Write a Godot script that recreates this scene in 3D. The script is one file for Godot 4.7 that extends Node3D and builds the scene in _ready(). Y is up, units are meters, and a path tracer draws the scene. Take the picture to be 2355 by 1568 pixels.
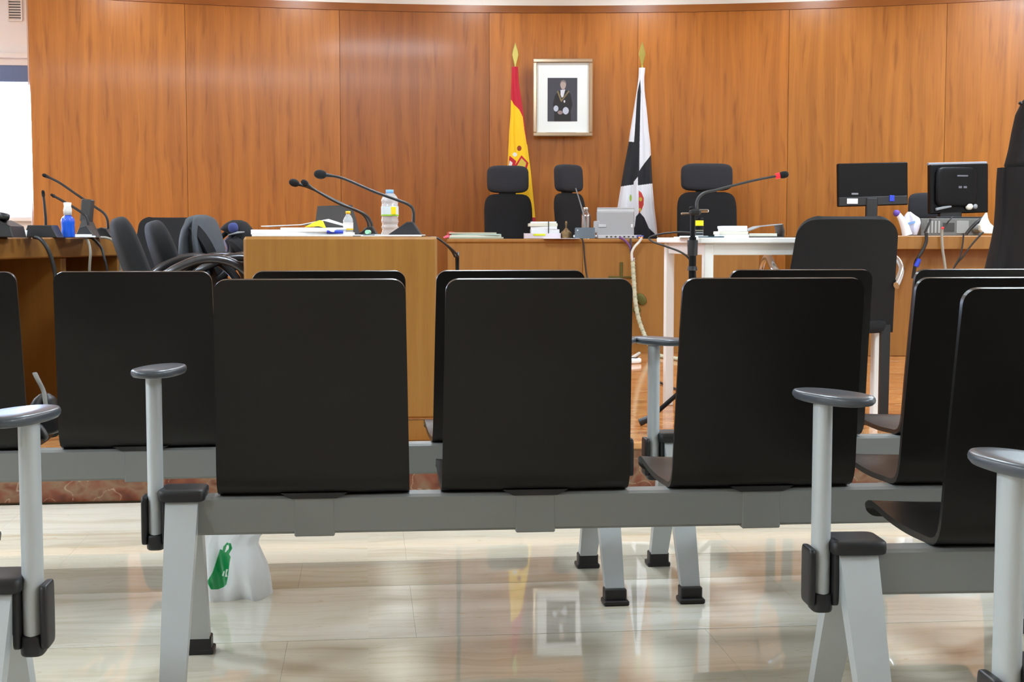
extends Node3D
# Courtroom seen from the public benches. Room frame: x right, y up, -z towards the judges; metres.

const F := 3200.0            # focal length in pixels of the 2355 x 1568 frame
const CX := 1177.5
const CY := 784.0
const EYE := 1.0
const DAIS := 0.2
const CEIL := 3.0
var TH := deg_to_rad(6.0)    # the camera is turned 6 degrees to the right of the room axis
var PITCH := atan(236.0 / 3200.0)
var fh: Vector3
var rt: Vector3
var fw: Vector3
var uv_up: Vector3
var M := {}
var used := {}

# ---------------------------------------------------------------- pixels to places
func ray(px: float, py: float) -> Vector3:
	return fw * F + rt * (px - CX) + uv_up * (CY - py)

func at(px: float, py: float, d: float) -> Vector3:          # point at horizontal depth d
	var r := ray(px, py)
	return Vector3(0, EYE, 0) + r * (d / r.dot(fh))

func on(px: float, py: float, h: float) -> Vector3:          # point on a level surface
	var r := ray(px, py)
	return Vector3(0, EYE, 0) + r * ((h - EYE) / r.y)

func on_z(px: float, py: float, z: float) -> Vector3:        # point on a wall across the room
	var r := ray(px, py)
	return Vector3(0, EYE, 0) + r * (z / r.z)

func hy(py: float, d: float) -> float:
	return at(CX, py, d).y

func spot(px: float, h: float, d: float) -> Vector3:
	var p := at(px, 548.0, d)
	return Vector3(p.x, h, p.z)

# ---------------------------------------------------------------- naming and tagging
func numbered(called: String) -> String:
	if not used.has(called):
		used[called] = 0
		return called
	used[called] += 1
	return "%s_%03d" % [called, used[called]]

func tag(o: Node, label: String, category: String, group := "") -> void:
	o.set_meta("label", label)
	o.set_meta("category", category)
	if group != "":
		o.set_meta("group", group)

func thing(called: String, label: String, category: String, pos: Vector3, turn := 0.0, group := "") -> Node3D:
	var o := Node3D.new()
	o.name = numbered(called)
	add_child(o)
	o.position = pos
	o.rotation.y = turn
	tag(o, label, category, group)
	return o

# a thing standing at pixel column px on a surface of height h at depth d, turned to face the camera's axis
func item(called: String, label: String, category: String, px: float, h: float, d: float, turn := 0.0, group := "") -> Node3D:
	return thing(called, label, category, spot(px, h, d), -TH + turn, group)

func structure(called: String) -> Node3D:
	var o := Node3D.new()
	o.name = called
	add_child(o)
	o.set_meta("kind", "structure")
	return o

func mb() -> SurfaceTool:
	var st := SurfaceTool.new()
	st.begin(Mesh.PRIMITIVE_TRIANGLES)
	return st

func finish(st: SurfaceTool) -> ArrayMesh:
	st.generate_normals()
	return st.commit()

func put(called: String, mesh: Mesh, m: Material, parent: Node, xf := Transform3D.IDENTITY) -> MeshInstance3D:
	var o := MeshInstance3D.new()
	o.name = called
	o.mesh = mesh
	o.material_override = m
	o.transform = xf
	o.cast_shadow = GeometryInstance3D.SHADOW_CASTING_SETTING_ON
	parent.add_child(o, true)
	return o

func obj(called: String, st: SurfaceTool, m: Material, parent: Node, xf := Transform3D.IDENTITY) -> MeshInstance3D:
	return put(called, finish(st), m, parent, xf)

func lab(o: Node, label: String) -> Node:
	o.set_meta("label", label)
	return o

# ---------------------------------------------------------------- mesh helpers
func T(x := 0.0, y := 0.0, z := 0.0) -> Transform3D:
	return Transform3D(Basis.IDENTITY, Vector3(x, y, z))

func TR(pos: Vector3, e: Vector3) -> Transform3D:            # euler in degrees
	return Transform3D(Basis.from_euler(e * PI / 180.0), pos)

func poly(st: SurfaceTool, pts: Array, out: Vector3) -> void:
	var n: Vector3 = (pts[1] - pts[0]).cross(pts[2] - pts[0])
	if n.length() < 1e-12 and pts.size() > 3:
		n = (pts[2] - pts[0]).cross(pts[3] - pts[0])
	var flip := n.dot(out) < 0.0
	for i in range(1, pts.size() - 1):
		st.add_vertex(pts[0])
		if flip:
			st.add_vertex(pts[i]); st.add_vertex(pts[i + 1])
		else:
			st.add_vertex(pts[i + 1]); st.add_vertex(pts[i])

func cv(xf: Transform3D, hs: Vector3, c: float, s: Vector3, k: int) -> Vector3:
	var p := Vector3(s.x * (hs.x - c), s.y * (hs.y - c), s.z * (hs.z - c))
	p[k] = s[k] * hs[k]
	return xf * p

func sgn(k: int, a: float, l: int, b: float, m: int, e: float) -> Vector3:
	var s := Vector3.ZERO
	s[k] = a
	s[l] = b
	s[m] = e
	return s

func cbox(st: SurfaceTool, xf: Transform3D, size: Vector3, ch := 0.003) -> void:
	st.set_smooth_group(-1)
	var hs := size * 0.5
	var c: float = min(ch, min(hs.x, min(hs.y, hs.z)) * 0.95)
	var sg := [-1.0, 1.0]
	for k in 3:
		var l := (k + 1) % 3
		var m := (k + 2) % 3
		for a in sg:
			var o := Vector3.ZERO
			o[k] = a
			poly(st, [cv(xf, hs, c, sgn(k, a, l, -1.0, m, -1.0), k), cv(xf, hs, c, sgn(k, a, l, 1.0, m, -1.0), k), cv(xf, hs, c, sgn(k, a, l, 1.0, m, 1.0), k), cv(xf, hs, c, sgn(k, a, l, -1.0, m, 1.0), k)], xf.basis * o)
			for b in sg:
				var o2 := o
				o2[l] = b
				var s0 := sgn(k, a, l, b, m, -1.0)
				var s1 := sgn(k, a, l, b, m, 1.0)
				poly(st, [cv(xf, hs, c, s0, k), cv(xf, hs, c, s1, k), cv(xf, hs, c, s1, l), cv(xf, hs, c, s0, l)], xf.basis * o2)
	for a in sg:
		for b in sg:
			for e in sg:
				var s := Vector3(a, b, e)
				poly(st, [cv(xf, hs, c, s, 0), cv(xf, hs, c, s, 1), cv(xf, hs, c, s, 2)], xf.basis * s)

# box between two level rectangles (tapered leg)
func frustum(st: SurfaceTool, p0: Vector3, w0: float, t0: float, p1: Vector3, w1: float, t1: float) -> void:
	st.set_smooth_group(-1)
	var a := []
	var b := []
	for s in [Vector2(-1, -1), Vector2(1, -1), Vector2(1, 1), Vector2(-1, 1)]:
		a.append(p0 + Vector3(s.x * w0 * 0.5, 0, s.y * t0 * 0.5))
		b.append(p1 + Vector3(s.x * w1 * 0.5, 0, s.y * t1 * 0.5))
	var mid := (p0 + p1) * 0.5
	poly(st, a, p0 - p1)
	poly(st, b, p1 - p0)
	for i in 4:
		var j := (i + 1) % 4
		var c: Vector3 = (a[i] + a[j] + b[i] + b[j]) * 0.25
		poly(st, [a[i], a[j], b[j], b[i]], c - mid)

func path(pts: Array, n: int) -> Array:                       # Catmull-Rom through the points
	var out := []
	var k := pts.size() - 1
	for i in n + 1:
		var t := float(i) / n * k
		var s: int = min(int(t), k - 1)
		var f := t - s
		var p0 = pts[max(s - 1, 0)]
		var p1 = pts[s]
		var p2 = pts[s + 1]
		var p3 = pts[min(s + 2, k)]
		out.append((p1 * 2.0 + (p2 - p0) * f + (p0 * 2.0 - p1 * 5.0 + p2 * 4.0 - p3) * f * f + (p1 * 3.0 - p0 - p2 * 3.0 + p3) * f * f * f) * 0.5)
	return out

func tube(st: SurfaceTool, pts: Array, r0: float, r1 := -1.0, sides := 8, flat := 1.0) -> void:
	if r1 < 0.0:
		r1 = r0
	var n := pts.size()
	var rings := []
	var nrm := Vector3.ZERO
	for i in n:
		var tan: Vector3 = (pts[min(i + 1, n - 1)] - pts[max(i - 1, 0)]).normalized()
		if i == 0:
			nrm = tan.cross(Vector3.UP if abs(tan.y) < 0.9 else Vector3.RIGHT).normalized()
		else:
			nrm = (nrm - tan * nrm.dot(tan)).normalized()
		var bi := tan.cross(nrm)
		var r := lerpf(r0, r1, float(i) / max(n - 1, 1))
		var ring := []
		for j in sides:
			var a := TAU * j / sides
			ring.append(pts[i] + nrm * cos(a) * r + bi * sin(a) * r * flat)
		rings.append(ring)
	loft(st, rings)

# closed rings joined into a body with capped ends; wrapped: uv.x runs across the front and back alike
func loft(st: SurfaceTool, rings: Array, wrapped := false, caps := true) -> void:
	var n := rings.size()
	var m: int = rings[0].size()
	var ca := Vector3.ZERO
	for p in rings[0]: ca += p
	ca /= m
	var cb := Vector3.ZERO
	for p in rings[n - 1]: cb += p
	cb /= m
	# orientation from the first two rings
	var i0: int = n / 2 - 1 if n > 2 else 0
	var cc := Vector3.ZERO
	for p in rings[i0]: cc += p
	for p in rings[i0 + 1]: cc += p
	cc /= 2.0 * m
	var vote := 0.0
	for j in m:
		var a: Vector3 = rings[i0][j]
		var b: Vector3 = rings[i0][(j + 1) % m]
		var c: Vector3 = rings[i0 + 1][j]
		vote += (b - a).cross(c - a).dot((a + b + c) / 3.0 - cc)
	var flip := vote < 0.0
	st.set_smooth_group(0)
	for i in n - 1:
		for j in m:
			var j2 := (j + 1) % m
			var q := [[i, j], [i, j2], [i + 1, j2], [i + 1, j]]
			var order := [0, 1, 2, 0, 2, 3] if flip else [0, 2, 1, 0, 3, 2]
			for k in order:
				var w: Array = q[k]
				if wrapped:
					st.set_uv(Vector2((1.0 + cos(TAU * w[1] / m)) * 0.5, float(w[0]) / (n - 1)))
				st.add_vertex(rings[w[0]][w[1]])
	if caps:
		st.set_smooth_group(-1)
		for j in m:
			poly(st, [ca, rings[0][j], rings[0][(j + 1) % m]], ca - cb)
			poly(st, [cb, rings[n - 1][j], rings[n - 1][(j + 1) % m]], cb - ca)

func lathe(st: SurfaceTool, prof: Array, sides := 20, xf := Transform3D.IDENTITY) -> void:
	var rings := []
	for p in prof:
		var ring := []
		for j in sides:
			var a := TAU * j / sides
			ring.append(xf * Vector3(cos(a) * p.x, p.y, sin(a) * p.x))
		rings.append(ring)
	loft(st, rings)

# outline in the xy plane extruded along z, with a chamfer
func prism(st: SurfaceTool, outline: Array, depth: float, xf := Transform3D.IDENTITY, ch := 0.0) -> void:
	var pl := PackedVector2Array(outline)
	if Geometry2D.is_polygon_clockwise(pl):
		pl.reverse()
	var n := pl.size()
	var inset := PackedVector2Array()
	for i in n:
		var e0 := (pl[i] - pl[(i + n - 1) % n]).normalized()
		var e1 := (pl[(i + 1) % n] - pl[i]).normalized()
		var nn := (Vector2(-e0.y, e0.x) + Vector2(-e1.y, e1.x)).normalized()
		inset.append(pl[i] + nn * ch)
	st.set_smooth_group(-1)
	var hz := depth * 0.5
	var tri := Geometry2D.triangulate_polygon(inset)
	for s in [-1.0, 1.0]:
		for k in range(0, tri.size(), 3):
			var ps := []
			for e in 3:
				var q := inset[tri[k + e]]
				ps.append(xf * Vector3(q.x, q.y, s * hz))
			poly(st, ps, xf.basis * Vector3(0, 0, s))
	for i in n:
		var j := (i + 1) % n
		var e := pl[j] - pl[i]
		var o := Vector3(e.y, -e.x, 0)
		var a := pl[i]
		var b := pl[j]
		poly(st, [xf * Vector3(a.x, a.y, -hz + ch), xf * Vector3(b.x, b.y, -hz + ch), xf * Vector3(b.x, b.y, hz - ch), xf * Vector3(a.x, a.y, hz - ch)], xf.basis * o)
		if ch > 0.0:
			for s in [-1.0, 1.0]:
				poly(st, [xf * Vector3(a.x, a.y, s * (hz - ch)), xf * Vector3(b.x, b.y, s * (hz - ch)), xf * Vector3(inset[j].x, inset[j].y, s * hz), xf * Vector3(inset[i].x, inset[i].y, s * hz)], xf.basis * (o.normalized() + Vector3(0, 0, s)))

# a sheet given as rows of points, thickened; uv runs 0..1 (scaled) over the sheet
func sheet(st: SurfaceTool, g: Array, t: float, us := Vector2.ONE, uo := Vector2.ZERO) -> void:
	var n := g.size()
	var m: int = g[0].size()
	var top := []
	var bot := []
	for i in n:
		var a := []
		var b := []
		for j in m:
			var du: Vector3 = g[i][min(j + 1, m - 1)] - g[i][max(j - 1, 0)]
			var dv: Vector3 = g[min(i + 1, n - 1)][j] - g[max(i - 1, 0)][j]
			var nn := du.cross(dv).normalized() * t * 0.5
			a.append(g[i][j] + nn)
			b.append(g[i][j] - nn)
		top.append(a)
		bot.append(b)
	for side in 2:
		var s: Array = top if side == 0 else bot
		st.set_smooth_group(side * 2)
		for i in n - 1:
			for j in m - 1:
				var q := [[i, j], [i, j + 1], [i + 1, j + 1], [i + 1, j]]
				for k in ([0, 2, 1, 0, 3, 2] if side == 0 else [0, 1, 2, 0, 2, 3]):
					var w: Array = q[k]
					st.set_uv(Vector2(float(w[1]) / (m - 1), float(w[0]) / (n - 1)) * us + uo)
					st.add_vertex(s[w[0]][w[1]])
	var loop := []
	for j in m: loop.append([0, j])
	for i in range(1, n): loop.append([i, m - 1])
	for j in range(m - 2, -1, -1): loop.append([n - 1, j])
	for i in range(n - 2, 0, -1): loop.append([i, 0])
	var mid: Vector3 = g[n / 2][m / 2]
	st.set_smooth_group(1)
	var L := loop.size()
	for k in L:
		var w: Array = loop[k]
		var w2: Array = loop[(k + 1) % L]
		var ta: Vector3 = top[w[0]][w[1]]
		var tb: Vector3 = top[w2[0]][w2[1]]
		var ba: Vector3 = bot[w[0]][w[1]]
		var bb: Vector3 = bot[w2[0]][w2[1]]
		var along := tb - ta
		var out := along.cross(ta - ba).normalized()
		if out.length() < 0.5:
			continue
		# side faces, outward on the right-hand side of the loop
		st.set_uv(uo)
		poly(st, [ta, tb, bb, ba], out if out.dot(ta - mid) > -1e9 else -out)

func spow(v: float, e: float) -> float:
	return sign(v) * pow(abs(v), e)

func pillow(st: SurfaceTool, xf: Transform3D, size: Vector3, e1 := 0.35, e2 := 0.35, nu := 28, nv := 14) -> void:
	var rings := []
	for i in nv + 1:
		var a: float = lerpf(-PI / 2 + 0.02, PI / 2 - 0.02, float(i) / nv)
		var ring := []
		for j in nu:
			var b: float = TAU * j / nu
			ring.append(xf * Vector3(size.x * 0.5 * spow(cos(a), e1) * spow(cos(b), e2), size.y * 0.5 * spow(sin(a), e1), size.z * 0.5 * spow(cos(a), e1) * spow(sin(b), e2)))
		rings.append(ring)
	loft(st, rings)

# hanging cloth: rows [height, x left, x right, half depth], folds as ripples; uv.x across the front
func drape(st: SurfaceTool, rows: Array, folds: float, amp: float, n := 48) -> void:
	var rings := []
	var k := rows.size()
	for i in k:
		var r: Array = rows[i]
		var cx: float = (r[1] + r[2]) * 0.5
		var hw: float = (r[2] - r[1]) * 0.5
		var ring := []
		for j in n:
			var a := TAU * j / n
			var rip := 1.0 + amp * sin(folds * a + i * 0.12) + amp * 0.5 * sin(folds * 1.7 * a + 1.3)
			ring.append(Vector3(cx + hw * cos(a), r[0], r[3] * sin(a) * rip))
		rings.append(ring)
	loft(st, rings, true)

func resample(rows: Array, n: int) -> Array:                  # rows of floats, linear in the first column
	var out := []
	for i in n:
		var h: float = lerpf(rows[0][0], rows[-1][0], float(i) / (n - 1))
		for k in rows.size() - 1:
			var a: Array = rows[k]
			var b: Array = rows[k + 1]
			if (h <= a[0] and h >= b[0]) or (h >= a[0] and h <= b[0]):
				var f: float = 0.0 if a[0] == b[0] else (h - a[0]) / (b[0] - a[0])
				var row := []
				for c in a.size(): row.append(lerpf(a[c], b[c], f))
				out.append(row)
				break
	return out

# ---------------------------------------------------------------- materials
func mat(c: Color, rough := 0.6, metal := 0.0, spec := 0.5) -> StandardMaterial3D:
	var m := StandardMaterial3D.new()
	m.albedo_color = c
	m.roughness = rough
	m.metallic = metal
	m.metallic_specular = spec
	return m

func rgb(r: float, g: float, b: float) -> Color:
	return Color(r / 255.0, g / 255.0, b / 255.0)

func noise(sd: int, freq := 1.0, oct := 3) -> FastNoiseLite:
	var n := FastNoiseLite.new()
	n.seed = sd
	n.noise_type = FastNoiseLite.TYPE_SIMPLEX_SMOOTH
	n.frequency = freq
	n.fractal_octaves = oct
	return n

func tex(img: Image) -> ImageTexture:
	img.generate_mipmaps()
	return ImageTexture.create_from_image(img)

# vertical-grained veneer, w x h pixels standing for 2.4 m x 2.8 m
func veneer(sd: int, w: int, h: int, dark: Color, lite: Color, streak: float) -> ImageTexture:
	var img := Image.create(w, h, false, Image.FORMAT_RGB8)
	var nw := noise(sd, 1.0, 2)
	var nb := noise(sd + 1, 1.0, 3)
	var nf := noise(sd + 2, 1.0, 2)
	for y in h:
		var v := float(y) / h
		for x in w:
			var u := float(x) / w
			var warp := nw.get_noise_2d(u * 5.0, v * 1.6) * 0.014
			var uu := u + warp
			var band := nb.get_noise_2d(uu * 24.0, v * 0.6)
			var ring := sin((uu * 46.0 + nb.get_noise_2d(uu * 9.0 + 31.0, v * 1.7) * 7.0))
			var fine := nf.get_noise_2d(uu * 260.0, v * 5.0)
			var t: float = 0.60 + band * 0.30 + ring * 0.035 * streak + fine * 0.15
			var flame := nb.get_noise_2d(uu * 40.0 + 77.0, v * 4.2)
			if flame > 0.26:
				t -= (flame - 0.26) * 0.9 * streak
			img.set_pixel(x, y, dark.lerp(lite, clampf(t, 0.0, 1.0)))
	return tex(img)

# stone: streaks run along image x
func stone(sd: int, s: int, cols: Array, fx: float, fy: float, vein: Color, veins: float) -> ImageTexture:
	var img := Image.create(s, s, false, Image.FORMAT_RGB8)
	var na := noise(sd, 1.0, 4)
	var nb := noise(sd + 5, 1.0, 3)
	for y in s:
		for x in s:
			var u := float(x) / s
			var v := float(y) / s
			var w := nb.get_noise_2d(u * 3.0, v * 3.0) * 0.12
			var t := clampf(0.5 + na.get_noise_2d(u * fx + w, (v + w * 0.4) * fy) * 0.9, 0.0, 0.999) * (cols.size() - 1)
			var c: Color = cols[int(t)].lerp(cols[int(t) + 1], t - int(t))
			var r: float = abs(nb.get_noise_2d(u * fx * 0.9 + 40.0, v * fy * 0.7 + 9.0))
			if r < 0.05 * veins:
				c = c.lerp(vein, (1.0 - r / (0.05 * veins)) * 0.8)
			img.set_pixel(x, y, c)
	return tex(img)

func textured(t: Texture2D, rough: float, tint := Color.WHITE, scale := Vector3.ONE, tri := true) -> StandardMaterial3D:
	var m := mat(tint, rough)
	m.albedo_texture = t
	if tri:
		m.uv1_triplanar = true
		m.uv1_world_triplanar = true
		m.uv1_scale = scale
	return m

func fabric(c: Color, sd := 3) -> StandardMaterial3D:
	var m := mat(c, 0.92)
	m.rim_enabled = true
	m.rim = 0.1
	m.rim_tint = 0.6
	var nt := NoiseTexture2D.new()
	nt.width = 256; nt.height = 256; nt.seamless = true
	nt.noise = noise(sd, 0.12, 3)
	nt.as_normal_map = true
	nt.bump_strength = 2.0
	m.normal_enabled = true
	m.normal_texture = nt
	m.normal_scale = 0.35
	m.uv1_triplanar = true
	m.uv1_scale = Vector3(6, 6, 6)
	return m

func make_materials() -> void:
	var w1 := veneer(11, 1024, 1024, rgb(136, 78, 24), rgb(190, 120, 46), 1.0)
	var tints := [Color(1, 1, 1), Color(0.98, 0.97, 0.95), Color(0.90, 0.86, 0.82), Color(1.04, 1.02, 1.0)]
	M.panels = []
	for c in tints:
		var m := mat(c, 0.34)
		m.albedo_texture = w1
		m.clearcoat_enabled = true
		m.clearcoat = 0.18
		m.clearcoat_roughness = 0.12
		M.panels.append(m)
	var w2 := veneer(23, 512, 512, rgb(134, 86, 32), rgb(160, 112, 50), 0.45)
	M.desk = textured(w2, 0.42, Color.WHITE, Vector3(0.8, 0.6, 0.8))
	M.floor = []
	var base := [rgb(202, 194, 176), rgb(212, 206, 192), rgb(217, 212, 199), rgb(208, 200, 183)]
	var ft := stone(40, 512, base, 1.2, 14.0, rgb(196, 180, 150), 0.2)
	for c in [Color(1, 1, 1), Color(0.87, 0.855, 0.83), Color(0.98, 0.965, 0.94), Color(0.93, 0.915, 0.885)]:
		M.floor.append(textured(ft, 0.022, c, Vector3(0.55, 0.9, 0.9)))
	M.joint = mat(rgb(146, 128, 104), 0.6)
	M.dais = []
	for k in 3:
		var t := stone(80 + k * 7, 256, [rgb(150, 84, 46), rgb(188, 118, 66), rgb(206, 146, 88), rgb(176, 104, 60)], 1.8, 8.0, rgb(214, 182, 134), 0.7)
		var m := mat(Color.WHITE, 0.10)
		m.albedo_texture = t
		M.dais.append(m)
	M.riser = []
	for k in 3:
		var t := stone(120 + k * 7, 256, [rgb(92, 44, 30), rgb(122, 66, 44), rgb(132, 100, 76), rgb(104, 54, 36)], 4.0, 5.0, rgb(186, 168, 142), 0.5)
		var m := mat(Color.WHITE, 0.2)
		m.albedo_texture = t
		M.riser.append(m)
	M.nosing = textured(stone(150, 256, [rgb(176, 112, 66), rgb(200, 146, 96), rgb(186, 126, 76)], 2.0, 6.0, rgb(220, 196, 156), 0.6), 0.12, Color.WHITE, Vector3(1.2, 1.2, 1.2))
	M.white_wall = mat(rgb(236, 230, 224), 0.85)
	M.ceiling = mat(rgb(244, 240, 232), 0.9)
	M.shell = mat(rgb(25, 23, 22), 0.30, 0.0, 0.38)
	M.shell.normal_enabled = true
	var nt := NoiseTexture2D.new()
	nt.width = 256; nt.height = 256; nt.seamless = true
	nt.noise = noise(9, 0.3, 2)
	nt.as_normal_map = true
	M.shell.normal_texture = nt
	M.shell.normal_scale = 0.06
	M.shell.uv1_triplanar = true
	M.shell.uv1_scale = Vector3(8, 8, 8)
	M.silver = mat(rgb(132, 133, 132), 0.40, 0.2)
	M.silver_leg = mat(rgb(188, 193, 196), 0.36, 0.1)
	M.black = mat(rgb(28, 28, 31), 0.45)
	M.pad = mat(rgb(74, 79, 87), 0.30)
	M.gloss_black = mat(rgb(13, 13, 15), 0.38, 0.0, 0.3)
	M.fabric = fabric(rgb(19, 19, 22))
	M.fabric_grey = fabric(rgb(44, 45, 51), 5)
	M.jacket = fabric(rgb(70, 74, 80), 6)
	M.gown = fabric(rgb(17, 17, 20), 7)
	M.chrome = mat(rgb(205, 206, 208), 0.18, 1.0)
	M.dark_metal = mat(rgb(84, 84, 88), 0.25, 0.7)
	M.steel = mat(rgb(168, 156, 152), 0.25, 1.0)
	M.white_paint = mat(rgb(240, 238, 236), 0.45)
	M.paper = mat(rgb(236, 238, 240), 0.9)
	M.paper_warm = mat(rgb(222, 220, 204), 0.9)
	M.yellow = mat(rgb(246, 214, 24), 0.8)
	M.red = mat(rgb(206, 48, 62), 0.7)
	M.pink = mat(rgb(240, 110, 140), 0.7)
	M.blue = mat(rgb(34, 62, 190), 0.5)
	M.green = mat(rgb(150, 200, 40), 0.6)
	M.mint = mat(rgb(150, 205, 170), 0.6)
	M.grey = mat(rgb(132, 136, 140), 0.5)
	M.pc = mat(rgb(104, 104, 101), 0.55)
	M.laptop = mat(rgb(160, 160, 162), 0.42, 0.3)
	M.charcoal = mat(rgb(58, 56, 56), 0.5)
	M.brass = mat(rgb(190, 176, 96), 0.35, 0.8)
	M.patina = mat(rgb(92, 88, 40), 0.5, 0.5)
	M.bronze = mat(rgb(126, 104, 72), 0.45, 0.7)
	M.gold_frame = mat(rgb(214, 192, 164), 0.2, 0.8)
	M.mat_board = mat(rgb(240, 247, 246), 0.8)
	M.cable = mat(rgb(34, 32, 32), 0.5)
	M.cable_white = mat(rgb(216, 214, 206), 0.5)
	M.cable_purple = mat(rgb(108, 62, 120), 0.5)
	M.cable_grey = mat(rgb(150, 146, 134), 0.5)
	M.conduit = mat(rgb(196, 196, 170), 0.6)
	M.purple = mat(rgb(96, 70, 170), 0.5)
	M.clear = mat(Color(0.93, 0.96, 0.98, 0.30), 0.06)
	M.clear.transparency = BaseMaterial3D.TRANSPARENCY_ALPHA
	M.clear_blue = mat(Color(0.16, 0.42, 0.95, 0.72), 0.08)
	M.clear_blue.transparency = BaseMaterial3D.TRANSPARENCY_ALPHA
	M.cap_blue = mat(rgb(130, 178, 230), 0.5)
	M.glass = mat(Color(1, 1, 1, 0.06), 0.02)
	M.glass.transparency = BaseMaterial3D.TRANSPARENCY_ALPHA
	M.blind = mat(rgb(96, 112, 146), 0.6)
	M.lamp = mat(Color(1, 0.98, 0.94), 0.6)
	M.lamp.emission_enabled = true
	M.lamp.emission = Color(0.88, 0.95, 1.0)
	M.lamp.emission_energy_multiplier = 2.2
	M.led_red = mat(rgb(230, 40, 50), 0.4)
	M.led_red.emission_enabled = true
	M.led_red.emission = Color(1.0, 0.12, 0.14)
	M.led_red.emission_energy_multiplier = 1.0
	M.led_amber = mat(rgb(250, 150, 60), 0.4)
	M.led_amber.emission_enabled = true
	M.led_amber.emission = Color(1.0, 0.45, 0.1)
	M.led_amber.emission_energy_multiplier = 0.9

# ---------------------------------------------------------------- camera, sky, lamps
func set_camera() -> void:
	fh = Vector3(sin(TH), 0, -cos(TH))
	rt = Vector3(cos(TH), 0, sin(TH))
	fw = fh * cos(PITCH) - Vector3.UP * sin(PITCH)
	uv_up = Vector3.UP * cos(PITCH) + fh * sin(PITCH)
	var cam := Camera3D.new()
	cam.name = "camera"
	cam.keep_aspect = Camera3D.KEEP_HEIGHT
	cam.fov = rad_to_deg(2.0 * atan(784.0 / F))
	cam.near = 0.05
	cam.far = 200.0
	cam.position = Vector3(0, EYE, 0)
	cam.basis = Basis.from_euler(Vector3(-PITCH, -TH, 0))
	add_child(cam)
	cam.current = true

func set_light() -> void:
	var we := WorldEnvironment.new()
	we.name = "environment"
	var e := Environment.new()
	e.background_mode = Environment.BG_SKY
	var sm := ProceduralSkyMaterial.new()
	sm.sky_top_color = Color(0.62, 0.76, 1.0)
	sm.sky_horizon_color = Color(0.86, 0.92, 1.0)
	sm.ground_horizon_color = Color(0.86, 0.90, 0.96)
	sm.ground_bottom_color = Color(0.7, 0.72, 0.75)
	sm.sky_energy_multiplier = 5.0
	sm.ground_energy_multiplier = 4.5
	var sky := Sky.new()
	sky.sky_material = sm
	e.sky = sky
	e.tonemap_mode = Environment.TONE_MAPPER_LINEAR
	e.tonemap_exposure = 1.0
	e.sdfgi_enabled = true
	e.ssao_enabled = true
	e.ssil_enabled = true
	we.environment = e
	add_child(we)

# square ceiling fitting: housing, glowing panel and the light just below it
func ceiling_lamp(pos: Vector3, size: float, energy: float) -> void:
	var t := thing("ceiling_light", "square flush ceiling light panel above the courtroom", "light", pos, 0.0, "ceiling light panels")
	var st := mb()
	for s in [-1.0, 1.0]:
		cbox(st, T(s * size * 0.5, -0.01, 0), Vector3(0.03, 0.02, size + 0.03), 0.004)
		cbox(st, T(0, -0.01, s * size * 0.5), Vector3(size - 0.03, 0.02, 0.03), 0.004)
	obj("frame", st, M.white_paint, t)
	st = mb()
	cbox(st, T(0, -0.006, 0), Vector3(size - 0.03, 0.01, size - 0.03), 0.001)
	obj("diffuser", st, M.lamp, t)
	var l := AreaLight3D.new()
	l.name = "lamp_light"
	l.area_size = Vector2(size - 0.04, size - 0.04)
	l.light_color = Color(0.88, 0.95, 1.0)
	l.light_energy = energy
	l.shadow_enabled = true
	l.area_range = 25.0
	t.add_child(l)
	l.position = Vector3(0, -0.025, 0)
	l.rotation = Vector3(-PI / 2, 0, 0)

func downlight(pos: Vector3, energy: float) -> void:
	var t := thing("downlight", "round recessed ceiling downlight close to the wooden wall", "light", pos, 0.0, "downlights along the wooden wall")
	var st := mb()
	lathe(st, [Vector2(0.08, -0.002), Vector2(0.11, -0.004), Vector2(0.11, -0.012), Vector2(0.082, -0.014)], 24)
	obj("trim_ring", st, M.white_paint, t)
	st = mb()
	lathe(st, [Vector2(0.001, -0.012), Vector2(0.08, -0.012), Vector2(0.08, -0.004), Vector2(0.001, -0.004)], 24)
	obj("diffuser", st, M.lamp, t)
	var l := AreaLight3D.new()
	l.name = "lamp_light"
	l.area_size = Vector2(0.14, 0.14)
	l.light_color = Color(0.90, 0.96, 1.0)
	l.light_energy = energy
	l.shadow_enabled = true
	l.area_range = 20.0
	t.add_child(l)
	l.position = Vector3(0, -0.02, 0)
	l.rotation = Vector3(-PI / 2, 0, 0)

# ---------------------------------------------------------------- the room
const ARC_R := 9.5
var arc_c: Vector3

func arc(a: float, h: float, r := ARC_R) -> Vector3:          # a in degrees from the camera axis, to the right
	var b := deg_to_rad(a) + TH
	return arc_c + Vector3(sin(b) * r, h, -cos(b) * r)

func slab(called: String, lo: Vector3, hi: Vector3, m: Material, parent: Node) -> MeshInstance3D:
	var st := mb()
	cbox(st, T(), hi - lo, 0.002)
	return obj(called, st, m, parent, Transform3D(Basis.IDENTITY, (lo + hi) * 0.5))

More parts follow.
